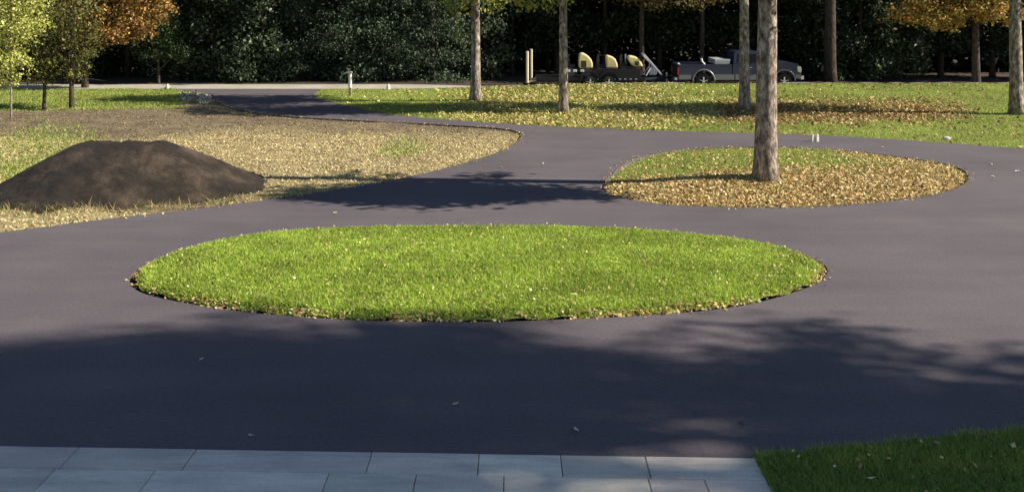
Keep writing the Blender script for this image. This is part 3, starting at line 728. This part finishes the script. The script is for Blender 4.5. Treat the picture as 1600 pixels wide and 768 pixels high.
# bare trunks before the wood
t = tree('woodland_tree', PX(1297, 49.5), 49.5, -.28, 11, .31, round_clumps(81, (0, 2.2, 8.4), (3, 1.6, 2.2), 18, 1.1), 6000, .3, PAL_DK, 81, 'broad pale grey trunk in the wood right of the pickup', group='trees of the dark wood', leafm='dark_leaf', r1=.22, barkm='dark_bark')
t = tree('woodland_tree', PX(1097, 50.3), 50.3, -.28, 9, .125, round_clumps(82, (0, .3, 7.2), (2, 1.5, 1.8), 12, 1.0), 4000, .3, PAL_DK, 82, 'slim grey trunk in the wood behind the pickup bed', group='trees of the dark wood', r1=.10, leafm='dark_leaf', barkm='dark_bark')

# front rank of the wood: one object each
def wood_crown(seed, w_, h, zlow, kind):
    rs = random.Random(seed); cl = []
    if kind == 'conifer':
        z = zlow
        while z < h:
            t = (z-zlow)/(h-zlow); rr = w_*(1-t)**.8+.25
            for k in range(5 if z < 5 else 3):
                a = rs.uniform(0, 6.28); cl.append((math.cos(a)*rr*.6, math.sin(a)*rr*.6, z, rr*.5, rr*.5, .35))
            z += .55
    else:
        z = zlow
        while z < h:
            t = (z-zlow)/(h-zlow); rr = w_*math.sin(min(1, .30+t*.75)*math.pi)**.5
            for k in range(5 if z < 5 else 3):
                a = rs.uniform(0, 6.28); q = rr*rs.uniform(.35, .75); s_ = rs.uniform(.55, .95)
                cl.append((math.cos(a)*q, math.sin(a)*q, z+rs.uniform(-.3, .3), s_, s_, s_*.8))
            z += .75
    return cl
WOOD = [  # px, Y, width, height, low, kind, palette, label
 (-40, 51, 2.4, 11, .4, 'broad', 'DK', 'dark tree of the wood beyond the left edge of the road'),
 (45, 52, 2.3, 12, .5, 'broad', 'DK', 'dark tree of the wood behind the yellow green sapling'),
 (130, 51.5, 2.2, 11, .5, 'broad', 'DK', 'dark tree of the wood behind the orange tree'),
 (200, 52.2, 2.2, 12, .9, 'broad', 'DK', 'dark tree of the wood just left of the rounded green tree'),
 (275, 50.8, 2.1, 11, .9, 'broad', 'GREY', 'dull green tree of the wood just right of the rounded green tree'),
 (335, 50.0, 2.1, 12, 1.0, 'broad', 'GREY', 'grey green tree of the wood with glinting leaves above the driveway mouth'),
 (410, 49.8, 2.2, 11, .7, 'broad', 'GREY', 'grey green tree of the wood left of the white post, glinting leaves'),
 (470, 50.6, 2.0, 12, .4, 'conifer', 'DK', 'dark drooping evergreen in the wood left of the white post'),
 (540, 50.2, 2.2, 13, .4, 'conifer', 'DK', 'dark drooping evergreen directly behind the white post'),
 (610, 50.6, 2.2, 12, .4, 'conifer', 'DK', 'dark drooping evergreen behind the short pale stake right of the white post'),
 (675, 50.4, 2.1, 12, .4, 'conifer', 'DK', 'dark drooping evergreen left of the tree with the low yellow green tuft'),
 (735, 52.0, 2.1, 11, .8, 'broad', 'GREY', 'dull green tree of the wood behind the trunk with the low tuft'),
 (800, 52.8, 2.2, 12, 1.6, 'broad', 'DK', 'dark tree of the wood left of the trailer ramps'),
 (870, 53.0, 2.3, 12, 1.9, 'broad', 'DK', 'dark tree of the wood behind the slim lawn tree'),
 (945, 53.0, 2.3, 12, 2.3, 'broad', 'DK', 'dark tree of the wood behind the middle roller'),
 (1030, 53.2, 2.3, 12, 2.4, 'broad', 'DK', 'dark tree of the wood behind the trailer drawbar'),
 (1130, 53.2, 2.3, 12, 2.3, 'broad', 'DK', 'dark tree of the wood behind the silver toolbox'),
 (1215, 52.6, 2.2, 12, 1.5, 'broad', 'DK', 'dark tree of the wood behind the pickup bonnet'),
 (1275, 51.8, 1.8, 11, .7, 'broad', 'DK', 'dark tree of the wood behind the broad pale trunk'),
 (1345, 51.8, 2.2, 9, .8, 'broad', 'GREY', 'grey green tree of the wood right of the broad pale trunk'),
 (1405, 52.0, 1.6, 9, 1.0, 'broad', 'GREY', 'dull green tree of the wood left of the right orange tree'),
 (1470, 53.0, 2.2, 12, 2.2, 'broad', 'DK', 'dark tree of the wood left of the trunk of the right orange tree'),
 (1550, 53.0, 2.2, 12, 1.9, 'broad', 'DK', 'dark tree of the wood behind the rightmost lawn tree'),
 (1640, 51.5, 2.3, 12, .8, 'broad', 'DK', 'dark tree of the wood beyond the right edge of the view')]
for i, (px, Y, w_, h, lo, kd, pal, lab) in enumerate(WOOD):
    if px < 760: Y -= 1.55; lo = lo*.35
    cl = wood_crown(100+i, w_, h, lo, kd)
    low = [c for c in cl if c[2] < 5.2]; high = [c for c in cl if c[2] >= 5.2]
    X = PX(px, Y)
    t = empty('woodland_tree', (X, Y, float(z_floor(np.array([X]), np.array([Y]))[0])), 0, lab, 'tree', 'trees of the dark wood')
    m, tp = trunk_mb(h*.85, .16, .06, 100+i); m.build('trunk', M['dark_bark'], t, smooth=True)
    P_ = PAL_CON if kd == 'conifer' else {'DK': PAL_DK, 'GREY': PAL_GREY}[pal]
    a = crown_mesh(200+i, low, 13000 if kd == 'broad' else 20000, .16 if kd == 'broad' else .11, P_, droop=1.2 if kd == 'conifer' else 0, shell=.4)
    link_mesh('crown', a, M['dark_leaf'], t)
    b2 = crown_mesh(400+i, high, 2500, .42, P_, shell=.4)
    link_mesh('crown_top', b2, M['dark_leaf'], t)
# the wood behind, one mass
rs = np.random.RandomState(77); n_ = 150000
X = rs.uniform(-60, 60, n_); Y = rs.uniform(55.0, 62, n_); Z = 13*rs.rand(n_)**1.25-.3
Y += 1.2*noise2(X, Z, 2.5, 5)
v = leaf_verts(rs, np.column_stack([X, Y, Z]), 0.42)
tag(link_mesh('woodland', fast_mesh('wl', v, 4, pick(rs, PAL_DK, n_)*.8), M['dark_leaf']), 'dense dark wood closing the view behind the front trees', 'wood', kind='stuff')
mb = MB()
for k in range(46):
    X = rs.uniform(-45, 45); Y = rs.uniform(53.5, 60); r_ = rs.uniform(.09, .2)
    mb.tube([(X, Y, -.5), (X+rs.uniform(-.1, .1), Y, 4), (X+rs.uniform(-.4, .4), Y, 10)], [r_, r_*.85, r_*.4], 9)
tag(mb.build('woodland_stems', M['dark_bark'], smooth=True), 'stems deep inside the dark wood', 'wood', kind='stuff')

# big trees standing right of the picture, whose shade lies over the foreground
SG_ = 'tall trees beside the house shading the foreground'
SH = [(25.6, 8.1, 12.3, 16.2, 2.9, 2.1, 26, 10000, 'tall tree whose crown is the lowest of the row right of the driveway'),
      (23.6, 8.15, 14.2, 19.0, 2.9, 2.0, 38, 15500, 'tall tree nearest the driveway in the row at the right'),
      (28.5, 6.9, 19.5, 24.8, 3.3, 2.1, 34, 15000, 'very tall tree of the row right of the driveway'),
      (24.5, 6.5, 20.0, 25.5, 3.6, 2.5, 34, 16500, 'tallest slender tree of the row right of the driveway'),
      (29.5, 4.2, 13.8, 18.0, 3.0, 2.1, 26, 11500, 'tall tree of the second row, low crown, beside the house'),
      (27.2, 4.8, 16.6, 21.0, 3.2, 2.2, 34, 16000, 'tall tree of the second row, middle height, beside the house'),
      (31.0, 3.9, 21.5, 26.0, 3.2, 2.2, 26, 11000, 'very tall tree of the second row beside the house'),
      (22.0, 3.6, 19.5, 24.5, 3.4, 2.2, 26, 11000, 'very tall slender tree of the second row, nearest the house')]
for i, (x, y, z0, z1, rx, ry, nc, nl, lab) in enumerate(SH):
    cl = round_clumps(300+i, (0, 0, (z0+z1)/2), (rx, ry, (z1-z0)/2), nc, .85)
    tree('tall_tree', x, y, -.03, z1-.8, .28, cl, nl, .15, PAL_GRN, 300+i, lab, group=SG_, limb_n=12)

# ------------------------------------------------------------------ small markers
def pmat(name, col, rough=.5, **k): return plain(name, col, rough, **k)
MW = pmat('white_paint', (.8, .77, .68), .6); MWOOD = pmat('weathered_wood', (.30, .25, .18), .8)
x, y = P(547, 150)
t = empty('marker_post', (x, y, 0), 0, 'cream white post with grey foot at the far lawn corner', 'post')
m = MB(); m.box((0, 0, .14), (.11, .11, .44)); m.build('foot', MWOOD, t, bevel=.008)
m = MB(); m.tube([(0, 0, .35), (0, 0, .97)], [.078, .074], 14); m.build('shaft', MW, t, smooth=False, bevel=.006)
m = MB(); m.prism([(-.19, .965), (.09, .965), (.09, 1.01), (.0, 1.04), (-.19, 1.0)], -.08, .08); m.build('cap', MW, t, bevel=.005)
for px, lab in ((607, 'short pale stake at the far road right of the white post'), (262, 'short pale stake at the far road near the driveway mouth')):
    m = MB(); m.tube([(0, 0, -.05), (0, 0, .16), (0, 0, .24)], [.09, .075, .03], 8)
    m.box((0, 0, .10), (.20, .05, .06)); X = PX(px, 43.5)
    o = m.build('stake', MW); o.location = (X, 43.5, float(crest(np.array([X]), np.array([43.5]))[0])); tag(o, lab, 'stake', 'short pale stakes')
for px, lab, hh in ((1270, 'left of two tiny white stakes at the driveway edge behind the island', .20), (1277, 'right of two tiny white stakes at the driveway edge behind the island', .22)):
    X, Y = P(px, 221)
    m = MB(); m.prism([(-.035, -.03), (.03, -.03), (.045, hh*.5), (.02, hh), (-.03, hh*.93), (-.045, hh*.4)], -.03, .03)
    o = m.build('white_stake', MW, bevel=.006); o.location = (X, Y, 0.0); o.rotation_euler = (0, 0, .3); tag(o, lab, 'stake', 'tiny white stakes at the driveway edge')
def rock(name, x, y, z, s, col, lab, grp=None):
    bm = bmesh.new(); bmesh.ops.create_icosphere(bm, subdivisions=2, radius=1)
    for v in bm.verts:
        v.co *= 1+.35*mnoise.noise(v.co*1.6+Vector((x, y, 0))); v.co = Vector((v.co.x*s, v.co.y*s*.8, v.co.z*s*.55))
    me = bpy.data.meshes.new(name); bm.to_mesh(me); bm.free(); o = link_mesh(name, me, pmat('stone', col, .8)); o.location = (x, y, z); return tag(o, lab, 'stone', grp)
x, y = P(1479, 216); rock('white_stone', x, y, .0, .11, (.60, .58, .53), 'white stone on the far lawn edge behind the leafy island')
x, y = P(965, 178); rock('brown_stone', x, y, .02, .13, (.16, .10, .06), 'brown lump among the leaves on the far lawn behind the driveway')

# ------------------------------------------------------------------ pickup
BLUE = plain('blue_paint', (.024, .031, .065), .36, .2, .10, coat=.35); SILVER = plain('silver_paint', (.17, .175, .17), .4, .4, .10, coat=.3)
CHROME = plain('chrome', (.6, .6, .6), .2, .9, .05); RUB = plain('rubber', (.018, .018, .018), .8); GLASS = plain('dark_glass', (.012, .014, .016), .08)
BLK = plain('black_plastic', (.02, .02, .02), .55); LAMP = plain('lamp_lens', (.75, .70, .50), .15); REDL = plain('red_lens', (.35, .02, .02), .3)
ALU = plain('aluminium', (.62, .64, .68), .4, .5)
def arc(cx, cz, r, a0, a1, k=12): return [(cx+r*math.cos(R(a0+(a1-a0)*i/k)), cz+r*math.sin(R(a0+(a1-a0)*i/k))) for i in range(k+1)]
def wheel(parent, x, y, z, r, wd, out):
    m = MB(); prof = [(.56, -.5), (.62, -.5), (.92, -.5), (1, -.36), (1, .36), (.92, .5), (.62, .5), (.56, .5)]; seg = 28
    def lathe(m, prof, mi=0):
        k = len(m.v)
        for (rr, yy) in prof:
            for j in range(seg): a = 2*math.pi*j/seg; m.v.append((rr*r*math.cos(a), yy*wd, rr*r*math.sin(a)))
        for i in range(len(prof)-1):
            for j in range(seg): q = k+i*seg; m.f.append((q+j, q+(j+1) % seg, q+seg+(j+1) % seg, q+seg+j)); m.mi.append(mi)
    lathe(m, prof+[prof[0]])
    e = bpy.data.objects.new('wheel', None); C.objects.link(e); e.parent = parent; e.location = (x, y, z)
    m.build('tyre', RUB, e, smooth=True)
    m = MB(); lathe(m, [(.56, -.42), (.50, -.30), (.50, .30), (.56, .42)]); m.cyl((0, out*wd*.44, 0), (0, out*wd*.2, 0), r*.17, 16)
    for k in range(5):
        a = 2*math.pi*k/5+.3; m.bar((0, out*wd*.34, 0), (math.cos(a)*r*.53, out*wd*.38, math.sin(a)*r*.53), r*.2, 0, wd*.12)
    m.build('rim', CHROME, e)
TY, TX = 47.55, PX(1057, 46.6)+.08; TZ = -.29; W2 = .97
truck = empty('pickup_truck', (TX, TY, TZ), 0, 'dark blue pickup with silver lower sides parked on the far road', 'pickup truck')
ra = arc(1.24, .40, .50, 0, 180); fa = arc(5.16, .40, .49, 0, 180)
for s_, nm in ((-1, 'bed_side'), (1, 'bed_side')):
    y0, y1 = (-W2, -W2+.09) if s_ < 0 else (W2-.09, W2)
    m = MB(); m.prism([(2.60, .44), (2.60, 1.17), (2.58, 1.20), (.06, 1.20), (.02, 1.16), (.0, .52), (.08, .44)]+[(x_, z_) for x_, z_ in reversed(ra) if z_ >= .44], y0, y1)
    m.build('bed_side', BLUE, truck, bevel=.015)
    m = MB()
    m.tube([(x_, s_*(W2+.0), z_) for x_, z_ in arc(1.24, .42, .53, -8, 188, 16)], [.045]*17, 6)
    m.build('wheel_arch', SILVER, truck, smooth=True)
    m = MB(); m.tube([(x_, s_*(W2+.0), z_) for x_, z_ in arc(5.16, .42, .52, -8, 188, 16)], [.045]*17, 6)
    m.build('wheel_arch', SILVER, truck, smooth=True)
    yy = s_*(W2+.008)
    for c_, d_ in (((2.25, yy, .58), (.92, .03, .26)), ((3.66, yy, .58), (1.78, .03, .26)), ((.33, yy, .58), (.60, .03, .22)), ((5.82, yy, .62), (.26, .03, .2))):
        m = MB(); m.box(c_, d_); m.build('lower_panel', SILVER, truck, bevel=.006)
m = MB(); m.box((1.32, 0, .60), (2.5, 1.70, .06)); m.box((.05, 0, .86), (.07, 1.76, .64)); m.box((2.57, 0, .9), (.05, 1.76, .58)); m.build('bed', BLUE, truck)
body = [(2.64, .44), (2.64, 1.22), (4.62, 1.25), (4.85, 1.36), (5.35, 1.33), (5.78, 1.24), (5.93, 1.10), (5.98, .9), (5.98, .60), (5.90, .46)]+[(x_, z_) for x_, z_ in fa if z_ >= .455]+[(4.6, .44)]
m = MB(); m.prism(body, -W2, W2); m.build('body', BLUE, truck, bevel=.03)
gh = [(2.68, 1.235), (2.76, 1.77), (2.86, 1.815), (3.95, 1.82), (4.08, 1.78), (4.72, 1.265)]
m = MB(); m.prism(gh, -W2+.03, W2-.03, taper=lambda z: .17*(z-1.235)/.58); m.build('cab', BLUE, truck, bevel=.02)
def ytap(z): return W2-.03-.17*(z-1.235)/.58+.006
for s_ in (-1, 1):
    for q in ([(2.84, 1.29), (3.24, 1.29), (3.24, 1.70), (2.90, 1.70)], [(3.34, 1.29), (4.56, 1.29), (4.06, 1.70), (3.34, 1.70)]):
        m = MB(); m.v = [(a, s_*ytap(z), z) for a, z in q]+[(a, s_*(ytap(z)-.02), z) for a, z in q]
        m.f = [(0, 1, 2, 3), (7, 6, 5, 4), (0, 4, 5, 1), (1, 5, 6, 2), (2, 6, 7, 3), (3, 7, 4, 0)]; m.mi = [0]*6; m.build('side_window', GLASS, truck)
    for q in (3.28, 4.6):
        m = MB(); m.box((q, s_*(W2+.004), .95), (.02, .012, .50)); m.build('door_seam', BLK, truck)
    m = MB(); m.box((3.50, s_*(W2+.02), 1.06), (.16, .03, .035)); m.build('door_handle', CHROME, truck, bevel=.005)
    m = MB(); m.box((4.42, s_*(W2+.13), 1.30), (.10, .22, .17)); m.build('side_mirror', BLK, truck, bevel=.02)
    m = MB(); m.prism([(5.80, .86), (5.96, .80), (6.0, .98), (5.94, 1.10), (5.78, 1.13)], s_*.70-.22 if s_ > 0 else -W2-.012, W2+.012 if s_ > 0 else -.48); m.build('headlight', LAMP, truck, bevel=.01)
    m = MB(); m.box((0.0, s_*(W2-.06), .88), (.05, .13, .34)); m.build('tail_light', REDL, truck, bevel=.01)
    for wx in (1.24, 5.16): wheel(truck, wx, s_*(W2-.13), .385, .385, .24, s_)
m = MB(); m.v = [(4.10, -ytap(1.76)+.06, 1.765), (4.10, ytap(1.76)-.06, 1.765), (4.70, W2-.11, 1.31), (4.70, -W2+.11, 1.31)]; m.f = [(0, 1, 2, 3)]; m.mi = [0]
m.v += [(a-.03, b_, c-.03) for a, b_, c in m.v]; m.f += [(7, 6, 5, 4), (0, 4, 5, 1), (1, 5, 6, 2), (2, 6, 7, 3), (3, 7, 4, 0)]; m.mi += [0]*5; m.build('windscreen', GLASS, truck)
m = MB(); m.box((6.0, 0, .90), (.06, .92, .30)); m.build('grille', CHROME, truck, bevel=.02)
m = MB(); m.box((6.03, 0, .56), (.17, 1.92, .24)); m.build('front_bumper', CHROME, truck, bevel=.04)
m = MB(); m.box((-.08, 0, .50), (.16, 1.75, .16)); m.build('rear_bumper', CHROME, truck, bevel=.03)
m = MB(); m.box((1.3, 0, .47), (2.4, .9, .14)); m.box((4.0, 0, .45), (2.6, 1.5, .10)); m.build('chassis', BLK, truck)
# what rides in the bed
tb = empty('toolbox', (TX+2.18, TY, TZ+1.205), 0, 'silver toolbox lying across the pickup bed behind the cab', 'toolbox')
m = MB(); m.prism([(-.36, 0), (.36, 0), (.36, .16), (-.36, .16)], -.84, .84); m.build('box', ALU, tb, bevel=.01)
m = MB(); m.prism([(-.375, .165), (.375, .165), (.36, .24), (-.36, .24)], -.86, .86); m.build('lid', ALU, tb, bevel=.01)
cn = empty('bent_tube', (TX+1.22, TY-.5, TZ+.64), 0, 'white bent pipe sticking up from the middle of the pickup bed', 'pipe')
m = MB(); m.tube([(.14, 0, 0), (.14, 0, .56), (.04, 0, .66), (-.02, 0, .86)], [.05, .05, .045, .05], 10); m.build('pipe', MW, cn, smooth=True)
m = MB(); m.cyl((-.02, 0, .83), (-.025, 0, .90), .065, 12); m.build('collar', BLK, cn)
m = MB(); m.box((0, 0, .09), (.09, .5, .18)); m.prism([(-.03, .18), (.03, .18), (.02, .23), (-.02, .23)], -.06, .06)
o = m.build('tail_block', MW, bevel=.01); o.location = (TX+.11, TY-.45, TZ+1.20-.17+.0); tag(o, 'small white block sitting at the tailgate of the pickup bed', 'block')

# ------------------------------------------------------------------ trailer with rollers
DK = plain('dark_steel', (.014, .014, .017), .5, .4); CREAM = plain('cream_hood', (.88, .74, .34), .45, coat=.2); GREYS = plain('galvanised_steel', (.42, .46, .54), .4, .6)
OLIVE = plain('olive_panel', (.055, .04, .008), .6)
trx = PX(838, 46.6); TL = PX(1008, 46.6)-trx
tr = empty('equipment_trailer', (trx, TY, TZ), 0, 'black flatbed trailer with upright pale ramps hitched behind the pickup', 'trailer')
m = MB(); m.box((TL/2, 0, .50), (TL, 2.0, .10)); m.build('deck', DK, tr, bevel=.01)
for s_ in (-1, 1): m = MB(); m.box((TL/2, s_*1.02, .50), (TL, .05, .18)); m.build('side_rail', DK, tr, bevel=.008)
for k in range(9):
    for s_ in (-1, 1): m = MB(); m.box((TL*.52+k*.26, s_*1.056, .50), (.10, .02, .05)); m.build('side_marker', GREYS, tr)
for s_ in (-1, 1):
    m = MB(); m.box((TL*.52+1.1, s_*1.0, .78), (2.4, .05, .42)); m.build('side_board', DK, tr, bevel=.01)
    m = MB(); m.prism(arc(2.6, .42, .50, 0, 180)+arc(2.6, .42, .44, 180, 0), s_*1.02 if s_ > 0 else -1.26, 1.26 if s_ > 0 else -1.02); m.build('mudguard', DK, tr)
    m = MB(); m.prism(arc(3.5, .42, .50, 0, 180)+arc(3.5, .42, .44, 180, 0), s_*1.02 if s_ > 0 else -1.26, 1.26 if s_ > 0 else -1.02); m.build('mudguard', DK, tr)
    for wx in (2.6, 3.5): wheel(tr, wx, s_*1.14, .34, .34, .2, s_)
    m = MB(); m.bar((TL, s_*.9, .50), (TL+1.45, 0, .50), .08, 0, .10); m.build('drawbar', DK, tr)
# ramps stand upright at the tail
for k, (px, hh) in enumerate(((824, 1.52), (831, 1.56))):
    X = PX(px, 46.6)-trx
    m = MB(); yy = -.75 if k == 0 else .55
    for s_ in (-1, 1): m.tube([(X, yy+s_*.17, .30), (X, yy+s_*.17, .30+hh)], [.065, .065], 10)
    for q in range(7): m.box((X, yy, .36+q*hh/7), (.06, .30, .05))
    m.bar((X+.02, yy, .33), (.02, yy, .42), .06)
    m.build('ramp', plain('pale_wood', (.66, .58, .42), .7), tr, bevel=.004)
# front frame: raked struts with winch mesh
m = MB()
for s_ in (-1, 1):
    m.bar((TL+.02, s_*.45, 1.66), (TL+.95, s_*.12, .62), .07)
    m.bar((TL+.10, s_*.5, .62), (TL+.35, s_*.35, .98), .05)
m.bar((TL+.02, -.45, 1.66), (TL+.02, .45, 1.66), .06)
for q in range(5):
    t_ = .36+q*.13; a = Vector((TL+.02, .45, 1.66)).lerp(Vector((TL+.95, .12, .62)), t_); m.bar((a.x, -a.y, a.z), (a.x, a.y, a.z), .045)
for q in range(5): m.bar((TL+.30+.09*q, -.28, 1.22-.09*q), (TL+.34+.07*q, -.28, .64), .035)
m.box((TL+.52, -.05, .82), (.30, .34, .30))
m.build('front_frame', GREYS, tr)
m = MB(); m.cyl((TL+1.2, 0, .10), (TL+1.2, 0, .75), .045, 10); m.box((TL+1.2, 0, .10), (.2, .2, .03)); m.build('jack', GREYS, tr)
def roller(px, sc, lab, hood, body_h, low):
    X = PX(px, 46.9)
    t = empty('ride_on_roller', (X, TY-.1, TZ+.555), 0, lab, 'roller', 'small road machines on the trailer')
    m = MB(); m.prism([(-.55*sc, .20), (.55*sc, .20), (.62*sc, .45), (.42*sc, body_h), (-.45*sc, body_h), (-.6*sc, .5)], -.36, .36); m.build('chassis', DK, t, bevel=.03)
    for q in (-.42*sc, .42*sc):
        m = MB(); m.cyl((q, -.40, .22), (q, .40, .22), .215, 24); m.build('drum', plain('drum_steel', (.10, .10, .11), .45, .7), t, smooth=False)
    m = MB(); m.prism([(a, b_+body_h-.28) for a, b_ in hood], -.34, .30); m.build('hood', CREAM, t, bevel=.07)
    m = MB()
    for q in (-.30, .30): m.bar((-.62*sc, q, .40), (-.50*sc, q, 1.06), .05)
    m.bar((-.50*sc, -.30, 1.06), (-.50*sc, .30, 1.06), .05); m.box((-.36*sc, 0, body_h+.10), (.34, .46, .16)); m.box((-.50*sc, 0, body_h+.26), (.09, .44, .34)); m.build('seat_frame', BLK, t, bevel=.008)
    return t
K = 31.9
def pr(pts, cx, base): return [((a-cx)/K, (base-b_)/K+.28) for a, b_ in pts]
h1 = pr([(905, 107), (905, 91), (906, 84), (910, 83), (914, 84), (920, 88), (925, 94), (927, 99), (927, 107)], 905, 107)
h2 = pr([(948, 108), (948, 88), (952, 88), (958, 90), (963, 94), (966, 101), (967, 108)], 950, 108)
h3 = pr([(990, 104), (985, 98), (982, 93), (982, 88), (986, 87), (993, 88), (999, 91), (1003, 96), (1006, 104)], 986, 104)
t = roller(905, 1.0, 'largest road machine on the trailer, cream hood with dark opening, rear end', h1, .42, 0)
m = MB(); m.box((.24, -.352, .63), (.26, .03, .34)); m.build('hood_opening', OLIVE, t, bevel=.01)
for q in (-.52, -.2, .16): m = MB(); m.box((q, -.385, .30), (.18, .05, .12)); m.build('lamp', MW, t, bevel=.015)
m = MB(); m.bar((-.45, 0, .4), (-.62, 0, .98), .07); m.box((-.6, 0, .62), (.42, .4, .10)); m.bar((-.75, -.2, .42), (-.6, -.2, .95), .05); m.build('seat', BLK, t, bevel=.01)
t = roller(950, .85, 'middle road machine on the trailer with a plain cream hood', h2, .42, 0)
m = MB(); m.bar((.0, .1, .80), (-.12, .1, 1.08), .05); m.cyl((-.2, -.1, 1.02), (-.02, -.1, 1.08), .02, 8); m.build('steering_lever', BLK, t)
t = roller(986, .85, 'front road machine on the trailer, pointed cream hood with opening', h3, .50, 0)
m = MB(); m.box((.32, -.352, .66), (.20, .03, .20)); m.build('hood_opening', OLIVE, t, bevel=.01)
m = MB(); m.box((-.22, -.1, .98), (.07, .07, .26)); m.bar((-.22, -.1, .5), (-.22, -.1, .86), .04); m.build('exhaust', GREYS, t, bevel=.008)
